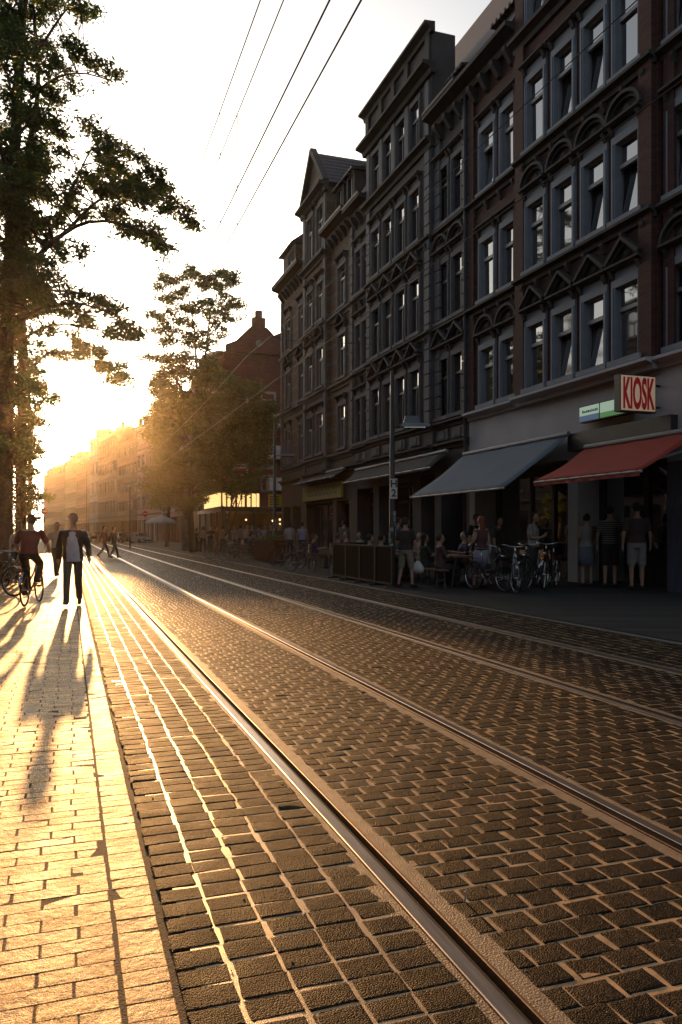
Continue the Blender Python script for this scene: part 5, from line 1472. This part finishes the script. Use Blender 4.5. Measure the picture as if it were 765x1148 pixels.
# ================================================================== PEOPLE
M_SKIN = mat('skin', (0.42, 0.24, 0.17), 0.55, var=0.08)
M_EYE = mat('eye white', (.5, .5, .5), .3); M_LIP = mat('lips', (.30, .11, .09), .5)
def fuse(name, mb, m, parent, vox, it=3):
    """fuse overlapping closed pieces into one continuous skin"""
    me0 = mb.mesh('tmp'); o = bpy.data.objects.new('tmp', me0); COL.objects.link(o)
    r = o.modifiers.new('r', 'REMESH'); r.mode = 'VOXEL'; r.voxel_size = vox; r.use_smooth_shade = True
    s = o.modifiers.new('s', 'SMOOTH'); s.factor = .5; s.iterations = it
    dg = bpy.context.evaluated_depsgraph_get()
    me = bpy.data.meshes.new_from_object(o.evaluated_get(dg)); bpy.data.objects.remove(o); bpy.data.meshes.remove(me0)
    me.name = name; me.materials.clear()
    return put(name, me, m, parent)
def limb(mb, pts, rad, n=10):
    P_ = [Vector(p) for p in pts]; fine, fr = [], []
    for i in range(len(P_) - 1):
        for k in range(4):
            t = k / 4; fine.append(P_[i].lerp(P_[i + 1], t)); fr.append(rad[i] + (rad[i + 1] - rad[i]) * t)
    fine.append(P_[-1]); fr.append(rad[-1])
    for _ in range(1): fine = [fine[0]] + [(fine[i - 1] + fine[i] * 2 + fine[i + 1]) / 4 for i in range(1, len(fine) - 1)] + [fine[-1]]
    mb.tube(fine, fr, n)
    mb.ball(fine[0], rad[0], 8, 6); mb.ball(fine[-1], rad[-1], 8, 6)
POSES = {}
def base_pose():
    return dict(pel=(0, 0, .95), wai=(0, -.01, 1.10), che=(0, 0, 1.30), nek=(0, .01, 1.48), hed=(0, -.015, 1.635),
                sl=(-.19, .01, 1.42), sr=(.19, .01, 1.42), el=(-.25, .04, 1.14), er=(.25, .04, 1.14), wl=(-.265, -.03, .90), wr=(.265, -.03, .90), hl=(-.26, -.05, .82), hr=(.26, -.05, .82),
                pl=(-.09, 0, .92), pr=(.09, 0, .92), kl=(-.10, -.02, .50), kr=(.10, -.02, .50), al=(-.10, .02, .08), ar=(.10, .02, .08), tl=(-.11, -.15, .03), tr=(.11, -.15, .03))
def pose(name):
    j = base_pose()
    if name == 'walk':
        j.update(kl=(-.09, -.20, .53), al=(-.09, -.30, .11), tl=(-.10, -.46, .09), kr=(.09, .06, .50), ar=(.09, .30, .14), tr=(.10, .20, .03),
                 el=(-.27, .12, 1.15), wl=(-.28, .13, .92), hl=(-.28, .11, .84), er=(.28, -.03, 1.15), wr=(.31, -.16, .95), hr=(.32, -.20, .88))
    elif name == 'stride':
        j.update(kl=(-.09, -.22, .54), al=(-.09, -.34, .12), tl=(-.09, -.50, .11), kr=(.09, .10, .50), ar=(.09, .38, .20), tr=(.09, .30, .06),
                 el=(-.24, .16, 1.16), wl=(-.24, .22, .95), hl=(-.24, .2, .87), er=(.24, -.06, 1.15), wr=(.24, -.24, .98), hr=(.24, -.30, .92))
    elif name == 'contra':
        j.update(kr=(.15, -.10, .50), ar=(.17, -.06, .08), tr=(.20, -.22, .03), er=(.27, .0, 1.15), wr=(.2, -.20, 1.05), hr=(.16, -.27, 1.07))
    elif name == 'phone':
        j.update(er=(.24, -.02, 1.14), wr=(.12, -.24, 1.18), hr=(.08, -.28, 1.24), el=(-.24, -.02, 1.14), wl=(-.1, -.22, 1.16), hl=(-.05, -.27, 1.2), hed=(0, -.05, 1.62))
    elif name == 'bag':
        j.update(er=(.25, .02, 1.15), wr=(.26, -.16, 1.02), hr=(.25, -.23, 1.0), el=(-.27, .0, 1.15), wl=(-.30, -.06, .92), hl=(-.31, -.08, .84), kl=(-.14, -.06, .5), al=(-.19, .0, .08), tl=(-.22, -.16, .03), kr=(.14, -.02, .5), ar=(.18, .05, .08), tr=(.21, -.1, .03))
    elif name == 'cross':
        j.update(el=(-.27, -.03, 1.16), wl=(-.05, -.21, 1.17), hl=(.05, -.2, 1.19), er=(.27, -.03, 1.16), wr=(.05, -.20, 1.13), hr=(-.05, -.2, 1.12))
    elif name == 'sit':
        d = -.46
        for k in ('pel', 'wai', 'che', 'nek', 'hed', 'sl', 'sr', 'el', 'er', 'pl', 'pr'):
            j[k] = (j[k][0], j[k][1], j[k][2] + d + .03)
        j.update(kl=(-.13, -.44, .52), kr=(.13, -.44, .52), al=(-.13, -.42, .09), ar=(.13, -.42, .09), tl=(-.14, -.58, .04), tr=(.14, -.58, .04),
                 el=(-.26, -.08, .76), er=(.26, -.08, .76), wl=(-.17, -.32, .80), wr=(.17, -.32, .80), hl=(-.13, -.39, .81), hr=(.13, -.39, .81), che=(0, -.02, .87))
    elif name == 'cycle':      # fits bicycle(): saddle at y .25, bars at y -.22
        j.update(pel=(0, .22, 1.02), wai=(0, .18, 1.16), che=(0, .10, 1.34), nek=(0, .05, 1.50), hed=(0, .0, 1.655), sl=(-.20, .06, 1.44), sr=(.20, .06, 1.44),
                 el=(-.31, .0, 1.19), er=(.31, .0, 1.19), wl=(-.30, -.17, 1.08), wr=(.30, -.17, 1.08), hl=(-.28, -.25, 1.07), hr=(.28, -.25, 1.07),
                 pl=(-.10, .2, .98), pr=(.10, .2, .98), kl=(-.15, -.12, .80), kr=(.13, -.18, .62), al=(-.14, .14, .52), ar=(.13, .02, .25), tl=(-.14, .0, .46), tr=(.13, -.13, .19))
    return {k: Vector(v) for k, v in j.items()}
def add_hand(mb, w, h, sgn, curl, n=6):
    w, h = Vector(w), Vector(h); d = (h - w).normalized()
    side = Vector((0, -1, 0)); side = (side - d * side.dot(d)).normalized()      # thumb side = forward
    nrm = d.cross(side).normalized() * sgn
    mb.tube([w, w + d * .05, w + d * .09], [.026, .034, .030], 8); mb.ball(w + d * .085, .030, 8, 6)
    pal = w + d * .085
    for k, (o, L) in enumerate(((.030, .068), (.010, .078), (-.010, .072), (-.029, .056))):
        r0 = pal + side * o; c = curl
        a = r0 + d * L * .45 + nrm * L * .10 * c; b = a + (d * (1 - .5 * c) + nrm * .8 * c).normalized() * L * .32; e = b + (d * (1 - .9 * c) + nrm * 1.1 * c).normalized() * L * .25
        mb.tube([r0 - d * .02, r0, a, b, e], [.010, .010, .0092, .0085, .007], n); mb.ball(e, .007, 6, 4)
    t0 = w + d * .03 + side * .022
    t1 = t0 + (d * .6 + side * .8 + nrm * .2).normalized() * .035; t2 = t1 + (d * .9 + side * .35 + nrm * .3 * curl).normalized() * .032
    mb.tube([t0 - side * .01, t0, t1, t2], [.012, .012, .0105, .008], n); mb.ball(t2, .008, 6, 4)
def head_fn(d, p):
    x, y, z = p
    t = d.z
    if t < 0: x *= 1 - .28 * (-t) ** 1.2; y = y * (1 - .12 * (-t)) - .012 * (-t)        # jaw narrows, chin forward
    if d.y > .2: y *= 1.04
    return Vector((x, y, z))
CLOTH = {}
def cl(c):
    k = 'cloth ' + '_'.join(f'{v:.3f}' for v in c)
    return mat(k, c, .9, var=.18, scale=6, bump=.3, bscale=25)
def person(loc, rz, pname, label, top, bottom, hair=(.02, .013, .01), H=1.75, hairlen='short', sleeves='short', legs='long', jacket=None, group=None, detail=False, female=False, z0=0.012, pos=None, skirt=None, shoes=(.02, .018, .016), stripes=None, curl=.35):
    t = empty('person', (loc[0], loc[1], loc[2]), rz, label, 'person', group)
    j = pose(pname); s = H / 1.75; vox = (.011 if detail else .019)
    if female:
        for k in ('sl', 'sr', 'el', 'er', 'wl', 'wr', 'hl', 'hr'): j[k].x *= .88
    def SC(mb): mb.v = [(x * s, y * s, z * s) for x, y, z in mb.v]; return mb
    wfac = .92 if female else 1.0
    def torso(m, ex, lo=0.0, hi=1.0):
        pel, wai, che, nek = j['pel'], j['wai'], j['che'], j['nek']
        rings = [(pel.x, pel.y, pel.z - .09, .13, .10), (pel.x, pel.y, pel.z, .165 + (.01 if female else 0), .125), (wai.x, wai.y, wai.z, .142 * wfac, .105), (che.x, che.y, che.z - .06, .165 * wfac, .122), (che.x, che.y - .005, che.z + .04, .178 * wfac, .12),
                 (nek.x, nek.y, nek.z - .075, .165 * wfac, .09), (nek.x, nek.y, nek.z - .03, .105, .07), (nek.x, nek.y, nek.z + .01, .06, .06)]
        k0, k1 = int(round(lo * (len(rings) - 1))), int(round(hi * (len(rings) - 1)))
        m.loft([(a, b, c, d + ex, e + ex) for a, b, c, d, e in rings[k0:k1 + 1]], 18)
    # body
    m = MB(); torso(m, 0)
    m.tube([j['nek'] + Vector((0, .01, -.05)), j['nek'] + Vector((0, 0, .04)), j['hed'] + Vector((0, .02, -.04))], [.062, .056, .055], 12)
    hc = j['hed']
    m.ball(hc + Vector((0, .012, .02)), (.082, .103, .120), 18, 14, head_fn)
    m.tube([hc + Vector((0, -.082, .035)), hc + Vector((0, -.106, -.012)), hc + Vector((0, -.092, -.022))], [.009, .015, .011], 6)       # nose
    for sx in (-1, 1):
        m.ball(hc + Vector((sx * .079, .018, .005)), (.011, .021, .032), 8, 6)            # ears
        m.ball(hc + Vector((sx * .032, -.072, .048)), (.026, .014, .009), 6, 4)           # brow
    m.ball(hc + Vector((0, -.083, -.052)), (.024, .012, .012), 8, 6)                       # mouth mound
    m.ball(hc + Vector((0, -.077, -.085)), (.022, .016, .016), 8, 6)                       # chin
    for a in 'lr':
        sg = -1 if a == 'l' else 1
        limb(m, [j['s' + a], j['e' + a], j['w' + a]], [.052, .040, .027]); m.ball(j['s' + a], .058, 8, 6)
        add_hand(m, j['w' + a], j['h' + a], sg, curl if pname != 'cycle' else .9)
        limb(m, [j['p' + a], j['k' + a], j['a' + a]], [.085, .056, .037])
        an, to = j['a' + a], j['t' + a]
        limb(m, [an + Vector((0, .05, -.035)), an.lerp(to, .5) + Vector((0, 0, -.005)), to], [.034, .034, .026])
    fuse('body', SC(m), M_SKIN, t, vox * s, 2)
    if detail:
        e = MB()
        for sx in (-1, 1): e.ball(hc + Vector((sx * .032, -.079, .026)), (.012, .006, .007), 8, 6)
        SC(e).build('eyes', M_EYE, t)
        e = MB(); e.ball(hc + Vector((0, -.094, -.052)), (.021, .005, .007), 8, 6); SC(e).build('mouth', M_LIP, t)
    # hair
    hm = MB()
    def hfn(d, p):
        if d.y < -.1 and d.z < .55: return Vector((p.x * .80, max(p.y, -.052), p.z))
        return p
    hm.ball(hc + Vector((0, .022, .042)), (.092, .106, .110), 16, 12, hfn)
    if hairlen == 'long':
        hm.loft([(hc.x, hc.y + .075, hc.z - .28, .06, .025), (hc.x, hc.y + .08, hc.z - .18, .085, .035), (hc.x, hc.y + .065, hc.z - .02, .088, .05), (hc.x, hc.y + .05, hc.z + .06, .08, .06)], 14)
    elif hairlen == 'bob':
        for sx in (-1, 1): hm.ball(hc + Vector((sx * .072, .03, -.03)), (.028, .06, .09), 10, 8)
        hm.ball(hc + Vector((0, .08, -.03)), (.075, .04, .09), 10, 8)
    elif hairlen == 'bun':
        hm.ball(hc + Vector((0, .11, .06)), .045, 10, 8)
    fuse('hair', SC(hm), cl(hair), t, .014 * s, 1)
    # trousers / shorts / skirt
    m = MB(); pel = j['pel']
    m.loft([(pel.x, pel.y, pel.z - .11, .15, .115), (pel.x, pel.y, pel.z, .178, .137), (j['wai'].x, j['wai'].y, j['wai'].z - .04, .155, .118)], 18)
    for a in 'lr':
        p, k, an = j['p' + a], j['k' + a], j['a' + a]
        if legs == 'long': limb(m, [p, k, an + Vector((0, .005, .0))], [.098, .072, .058])
        elif legs == 'shorts': limb(m, [p, p.lerp(k, .92)], [.10, .088])
        else: limb(m, [p, p.lerp(k, .35)], [.1, .09])
    fuse('skirt' if skirt else ('shorts' if legs == 'shorts' else 'trousers'), SC(m), cl(bottom), t, vox * s, 2)
    if skirt:
        k = (j['kl'] + j['kr']) / 2
        w = MB(); w.loft([(k.x, k.y, k.z + .02, .20, .17), (pel.x, pel.y, pel.z - .18, .19, .155), (pel.x, pel.y, pel.z, .182, .14), (j['wai'].x, j['wai'].y, j['wai'].z, .15, .115)], 20)
        SC(w).build('skirt_hem', cl(bottom), t, smooth=True)
    # shirt
    m = MB(); torso(m, .018, 1 / 7, 6 / 7)
    for a in 'lr':
        S, E, Wp = j['s' + a], j['e' + a], j['w' + a]
        m.ball(S + Vector((0, 0, -.012)), .060, 10, 8)
        if sleeves == 'long' : limb(m, [S, E, E.lerp(Wp, .95)], [.060, .052, .042])
        elif sleeves == 'short': limb(m, [S, S.lerp(E, .7)], [.060, .060])
    so = fuse('shirt', SC(m), stripes or cl(top), t, vox * s, 2)
    if jacket:
        m = MB(); torso(m, .034, 1 / 7, 6 / 7)
        m.loft([(j['pel'].x, j['pel'].y, j['pel'].z - .05, .195, .155), (j['wai'].x, j['wai'].y, j['wai'].z, .182, .142)], 18)
        for a in 'lr':
            S, E, Wp = j['s' + a], j['e' + a], j['w' + a]
            m.ball(S + Vector((0, 0, -.015)), .064, 10, 8); limb(m, [S + Vector((0, 0, -.015)), E, E.lerp(Wp, .97)], [.066, .060, .050])
        fuse('jacket', SC(m), cl(jacket), t, vox * s, 2)
        m = MB(); w_, c_, n_, p_ = j['wai'], j['che'], j['nek'], j['pel']      # shirt front showing in the open jacket
        m.loft([(p_.x + .01, p_.y - .06, p_.z - .10, .135, .115), (p_.x + .01, p_.y - .07, p_.z, .135, .118), (w_.x + .005, w_.y - .06, w_.z, .128, .12), (c_.x, c_.y - .06, c_.z, .118, .128), (n_.x, n_.y - .05, n_.z - .075, .085, .10), (n_.x, n_.y - .04, n_.z - .045, .06, .06)], 18)
        fuse('shirt_front', SC(m), cl(top), t, vox * s, 2)
    for a in 'lr':
        sh = MB(); an, to = j['a' + a], j['t' + a]
        limb(sh, [an + Vector((0, .055, -.03)), an.lerp(to, .5) + Vector((0, 0, .0)), to + Vector((0, -.02, .006))], [.044, .045, .036])
        fuse('shoe', SC(sh), cl(shoes), t, .016 * s, 1)
    return t
def ground(px, py, lift=0.012):
    g = G(px, py); return Vector((g.x, g.y, g.z + lift))
def face(loc, deg=0):
    """rz that makes a person look at the viewer, then turned by deg"""
    return math.atan2(loc[0], loc[1]) * -1 + R(deg)
# --- man walking towards the viewer
g = ground(82, 680); person(g, face(g, -6), 'walk', 'man in open dark jacket over a pale blue shirt walking towards the viewer', (.42, .50, .62), (.10, .085, .075), hair=(.09, .07, .05), sleeves='short', jacket=(.035, .025, .022), detail=True, H=1.79, shoes=(.10, .08, .06))
# --- cyclist riding away
rp, fp = G(30, 681), G(43, 675)
d = (fp - rp); rz = math.atan2(d.x, -d.y); mid = rp + d.normalized() * .5
bz = rz
ang = R(168)
cyc = bicycle(Vector((mid.x, mid.y, .012)), ang, (.10, .05, .04), 'bicycle ridden by the man in the dark red shirt', None, steer=R(28))
person(Vector((mid.x, mid.y, .012)), ang, 'cycle', 'cyclist in a dark red shirt and black trousers riding on the pale pavement', (.16, .022, .03), (.018, .016, .018), hair=(.10, .05, .025), detail=True, H=1.75)
g = ground(64, 648); person(g, face(g, 10), 'stride', 'man in a light shirt half hidden between the cyclist and the walking man', (.34, .31, .28), (.05, .045, .04), hair=(.12, .07, .04), H=1.74)
g = ground(22, 655); person(g, face(g, 170), 'stand', 'person in a grey shirt half hidden to the left of the cyclist', (.26, .25, .26), (.03, .03, .035), hair=(.20, .11, .06), H=1.66)
g = ground(117, 626.5); person(g, face(g, 66), 'stride', 'left one of two pedestrians crossing the tracks, in a brown top', (.10, .05, .035), (.03, .028, .03), sleeves='long', H=1.77)
g = ground(128, 626.5); person(g, face(g, 62), 'walk', 'right one of two pedestrians crossing the tracks, all in black', (.02, .018, .02), (.025, .025, .03), sleeves='long', H=1.74)
# --- kiosk customers
gk = 'customers standing at the kiosk counter'
M_STR = mat('striped black knit', (.02, .02, .022), .9)
_n = M_STR.node_tree; _w = _n.nodes.new('ShaderNodeTexWave'); _w.bands_direction = 'Z'; _w.inputs['Scale'].default_value = 6.5
_t = _n.nodes.new('ShaderNodeTexCoord'); _r = _n.nodes.new('ShaderNodeValToRGB'); _r.color_ramp.elements[0].position = .72; _r.color_ramp.elements[1].position = .8
_r.color_ramp.elements[0].color = (.018, .018, .02, 1); _r.color_ramp.elements[1].color = (.26, .26, .27, 1)
_n.links.new(_t.outputs['Object'], _w.inputs['Vector']); _n.links.new(_w.outputs['Fac'], _r.inputs['Fac']); _n.links.new(_r.outputs['Color'], _n.nodes['Principled BSDF'].inputs['Base Color'])
g = ground(658, 658); person(g, face(g, 200), 'phone', 'woman in a pale top and blue grey skirt waiting at the kiosk', (.32, .30, .30), (.16, .18, .23), H=1.66, female=True, sleeves='none', legs='skirt', skirt=True, hairlen='bun', group=gk)
g = ground(684, 659); person(g, face(g, 176), 'stand', 'man in a dark striped shirt and black shorts between two other kiosk customers', (.03, .03, .03), (.03, .03, .035), H=1.80, legs='shorts', stripes=M_STR, group=gk)
g = ground(714, 662); person(g, face(g, 186), 'stand', 'tall man in a brown t-shirt and pale shorts rightmost at the kiosk', (.07, .045, .045), (.28, .26, .25), H=1.84, legs='shorts', group=gk)
g = ground(640, 650); person(g, face(g, 120), 'cross', 'person in dark clothes in the shade between the bicycles and the kiosk customers', (.10, .07, .07), (.03, .03, .03), H=1.64, group=gk)
# --- terrace
g = ground(455, 659); person(g, face(g, 152), 'bag', 'man in dark t-shirt and beige shorts holding a white plastic bag', (.035, .03, .03), (.24, .21, .17), H=1.76, legs='shorts')
bag = empty('plastic_bag', (0, 0, 0), 0, 'white plastic carrier bag hanging from the hand of the man in shorts', 'bag')
m = MB(); m.loft([(0, 0, 0, .05, .03), (0, 0, .03, .14, .09), (0, 0, .13, .17, .10), (0.01, 0, .24, .11, .06), (0.01, 0, .32, .035, .02)], 16)
m.build('sack', mat('white plastic film', (.62, .62, .63), .4, var=.06, bump=.6, bscale=14), bag, smooth=True)
h = MB(); h.tube([(-.03, 0, .29), (-.02, 0, .42), (.01, 0, .45), (.03, 0, .42), (.04, 0, .29)], .008, 5); h.build('handle', mat('white plastic film', (.6, .6, .6), .4), bag)
rzm = face(g, 152); hd = Vector((-.31, -.10, .80)); hw = Vector((math.cos(rzm) * hd.x - math.sin(rzm) * hd.y, math.sin(rzm) * hd.x + math.cos(rzm) * hd.y, hd.z))
bag.location = (g.x + hw.x, g.y + hw.y, g.z + hw.z - .44); bag.rotation_euler = (0, 0, rzm)
gt = 'guests around the terrace'
p_ = on(9.35, 16.9); person(p_, R(190), 'contra', 'woman with long red hair and a white skirt standing by the terrace bench', (.10, .04, .05), (.42, .42, .52), hair=(.22, .05, .02), H=1.70, female=True, hairlen='long', sleeves='none', legs='skirt', skirt=True, group=gt)
p_ = on(10.6, 18.2); person(p_, R(30), 'stand', 'woman in black standing against the house wall behind the beer table', (.02, .02, .022), (.02, .02, .02), H=1.66, female=True, hairlen='long', group=gt)
for (x, y, rz, lab, tp, hr, hl, fem) in ((8.35, 21.7, 84, 'guest in an orange red top seated behind the screens on the far side', (.30, .05, .03), (.03, .02, .015), 'short', False), (8.35, 20.8, 96, 'seated guest in black with dark hair behind the middle screen', (.03, .03, .03), (.015, .012, .01), 'short', False),
                                      (9.45, 21.5, -90, 'seated guest with loose brown hair facing the tracks', (.14, .08, .07), (.10, .045, .025), 'long', True), (9.45, 20.6, -80, 'seated guest in a pale yellow top facing the tracks', (.30, .24, .18), (.16, .10, .05), 'bob', True),
                                      (9.85, 18.7, -95, 'seated guest in dark blue at the beer table', (.03, .035, .07), (.03, .02, .015), 'short', False), (8.75, 17.9, 84, 'seated guest in brown with his back to the tracks at the beer table', (.08, .05, .04), (.05, .03, .02), 'short', False)):
    person(on(x, y), R(rz), 'sit', lab, tp, (.04, .04, .05), hair=hr, hairlen=hl, female=fem, group=gt)
for (x, y, rz, lab, tp, hr, hl, fem) in ((9.45, 22.2, -95, 'seated guest in teal at the far end of the screened table', (.03, .09, .09), (.05, .03, .02), 'bob', True), (9.85, 17.6, -85, 'seated guest in white at the near end of the beer table', (.34, .34, .34), (.04, .02, .015), 'short', False),
                                      (8.75, 18.8, 92, 'seated guest in dark green with long black hair at the beer table', (.03, .05, .03), (.012, .01, .01), 'long', True), (8.7, 25.6, 95, 'guest in a rust red top seated just beyond the screens', (.2, .05, .03), (.05, .03, .02), 'short', False),
                                      (9.7, 26.2, -80, 'guest in pale grey seated facing the tracks beyond the screens', (.28, .28, .29), (.10, .06, .03), 'bob', True), (8.7, 28.4, 80, 'guest in navy seated with his back to the tracks below the yellow board', (.03, .035, .08), (.03, .02, .015), 'short', False), (9.9, 28.2, -100, 'guest in pink seated facing the tracks below the yellow board', (.34, .16, .17), (.13, .08, .04), 'long', True)):
    person(on(x, y), R(rz), 'sit', lab, tp, (.04, .04, .05), hair=hr, hairlen=hl, female=fem, group=gt)
for (x, y, rz, po, lab, tp, bt, fem) in ((10.4, 16.3, 40, 'phone', 'woman in a cream top standing below the blue grey awning', (.3, .28, .24), (.05, .05, .06), True), (10.7, 19.6, 15, 'contra', 'waiter in black standing before the dark shop door', (.015, .015, .016), (.015, .015, .016), False), (10.5, 24.6, 70, 'cross', 'man in a blue shirt standing by the wall past the screens', (.08, .11, .2), (.04, .04, .05), False), (10.6, 30.5, 200, 'stand', 'man in a beige jacket reading the shop window below the yellow board', (.2, .17, .13), (.05, .05, .06), False)):
    person(on(x, y), R(rz), po, lab, tp, bt, female=fem, hairlen='long' if fem else 'short', sleeves='long' if 'jacket' in lab else 'short', group=gt)
p_ = on(9.9, 22.6); person(p_, R(20), 'cross', 'tall woman with bushy brown hair standing at the far end of the screens', (.10, .06, .05), (.05, .04, .04), hair=(.09, .045, .03), H=1.72, female=True, hairlen='long', group=gt)
# --- far cafe crowd
gc = 'people standing outside the far cafe'
crowd = [(215, 617.5, 'lilac grey shirt leftmost by the pillar', (.26, .24, .30), 'stand', 20), (228, 619, 'dull violet shirt second from the pillar', (.20, .17, .22), 'contra', 190), (243, 619.5, 'brown coat in the crowd', (.12, .09, .07), 'stand', 60),
         (258, 620, 'white shirt with arms folded', (.5, .5, .52), 'cross', 30), (270, 621, 'mauve top facing the houses', (.24, .16, .2), 'stand', 200), (283, 622, 'dark red top behind the planter', (.16, .04, .04), 'contra', -30),
         (297, 624, 'pale striped shirt behind the planter', (.38, .38, .38), 'cross', 20), (325, 628, 'pale jersey with dark print facing away by the bicycle', (.42, .42, .44), 'stand', 180), (339, 628, 'light blue vest in front of the yellow sign', (.36, .40, .60), 'stand', 170), (313, 627, 'black jacket beside the lamp pole', (.03, .03, .035), 'phone', 40)]
crowd += [(221, 618.3, 'olive jacket between two violet shirts', (.06, .06, .04), 'stand', 120), (236, 619.3, 'black t-shirt with hands on phone', (.02, .02, .02), 'phone', 10), (250, 620.5, 'tan shirt turned to the cafe', (.22, .15, .09), 'contra', 160), (264, 621.2, 'grey hooded top left of the planter', (.16, .16, .17), 'stand', -40), (277, 622.2, 'cream blouse at the left end of the planter', (.36, .32, .26), 'phone', 30), (290, 623.6, 'denim shirt behind the middle of the planter', (.08, .12, .2), 'stand', 190), (304, 626, 'bottle green top right behind the planter', (.03, .08, .05), 'cross', -20)]
for i, (px, py, lab, c, po, dg_) in enumerate(crowd):
    g = ground(px, py)
    person(g, face(g, dg_), po, 'person in ' + lab, c, (.04, .04, .05), H=1.66 + .14 * ((i * 37) % 10) / 10, female=i % 3 == 1, hairlen='bob' if i % 3 == 1 else 'short', sleeves='none' if 'vest' in lab else 'short', group=gc)
for i, (x, y, rz, lab, c) in enumerate(((8.58, 38.8, 85, 'seated guest with his back to the tracks nearest the planter', (.07, .06, .06)), (9.82, 42.1, -95, 'seated guest in grey facing the tracks at the second cafe table', (.2, .2, .22)), (8.58, 45.3, 85, 'seated guest in black at the third cafe table', (.02, .02, .02)), (9.82, 50.1, -95, 'seated guest in green below the pavement trees', (.05, .08, .04)))):
    person(on(x, y), R(rz), 'sit', lab, c, (.04, .04, .05), group='people seated at the far cafe')
# ================================================================== LIGHT, SKY, AIR, CAMERA
SUN_EL = R(8.5)
SUN_AZ = R(1.25)                 # to the right of the street axis
sd = Vector((math.sin(SUN_AZ) * math.cos(SUN_EL), math.cos(SUN_AZ) * math.cos(SUN_EL), math.sin(SUN_EL)))
L = bpy.data.lights.new('sun', 'SUN'); L.energy = 4.2; L.angle = R(0.55); L.color = (1.0, 0.50, 0.17)
so = bpy.data.objects.new('sun', L); COL.objects.link(so); so.rotation_euler = (-sd).to_track_quat('-Z', 'Y').to_euler(); so.location = sd * 300
w = bpy.data.worlds.new('World'); scene.world = w; w.use_nodes = True
nt = w.node_tree; bg = nt.nodes['Background']
sky = nt.nodes.new('ShaderNodeTexSky'); sky.sky_type = 'NISHITA'; sky.sun_disc = False
sky.sun_elevation = SUN_EL; sky.sun_rotation = SUN_AZ; sky.air_density = 1.0; sky.dust_density = 4.0; sky.ozone_density = 1.0; sky.altitude = 60
hs_ = nt.nodes.new('ShaderNodeHueSaturation'); hs_.inputs['Saturation'].default_value = 0.6
nt.links.new(sky.outputs['Color'], hs_.inputs['Color']); nt.links.new(hs_.outputs['Color'], bg.inputs['Color']); bg.inputs['Strength'].default_value = 0.15
HAZE = True
if HAZE:
    m = MB().span((-120, -14, -1.06), (130, 330, 32)); h = m.build('haze', None); tag(h, kind='stuff')
    hm = bpy.data.materials.new('evening haze and lens glow'); hm.use_nodes = True; N = hm.node_tree.nodes; N.clear()  # thin haze, also shaped to stand in for lens glow round the sun
    o = N.new('ShaderNodeOutputMaterial'); v = N.new('ShaderNodeVolumePrincipled'); v.inputs['Color'].default_value = (1.0, .86, .66, 1); v.inputs['Density'].default_value = .00014; v.inputs['Anisotropy'].default_value = .92
    hm.node_tree.links.new(v.outputs[0], o.inputs['Volume']); h.data.materials.append(hm)
cam = bpy.data.cameras.new('camera'); co = bpy.data.objects.new('camera', cam); COL.objects.link(co)
co.location = (0, 0, EYE); co.rotation_euler = (R(90), 0, -TH)
cam.sensor_fit = 'VERTICAL'; cam.sensor_height = 36.0; cam.sensor_width = 24.0; cam.lens = 36.0 * F / 1148.0
cam.shift_y = (HY - 574.0) / 1148.0
cam.clip_start = 0.05; cam.clip_end = 3000
scene.camera = co
vs = scene.view_settings; vs.view_transform = 'Standard'; vs.look = 'None'; vs.exposure = 0.85; vs.gamma = 1.0; vs.use_curve_mapping = False
scene.cycles.use_denoising = True
scene.cycles.max_bounces = 8; scene.cycles.diffuse_bounces = 3; scene.cycles.glossy_bounces = 3; scene.cycles.transmission_bounces = 4; scene.cycles.volume_bounces = 0; scene.cycles.transparent_max_bounces = 8
scene.cycles.sample_clamp_indirect = 4.0
scene.cycles.caustics_reflective = False; scene.cycles.caustics_refractive = False
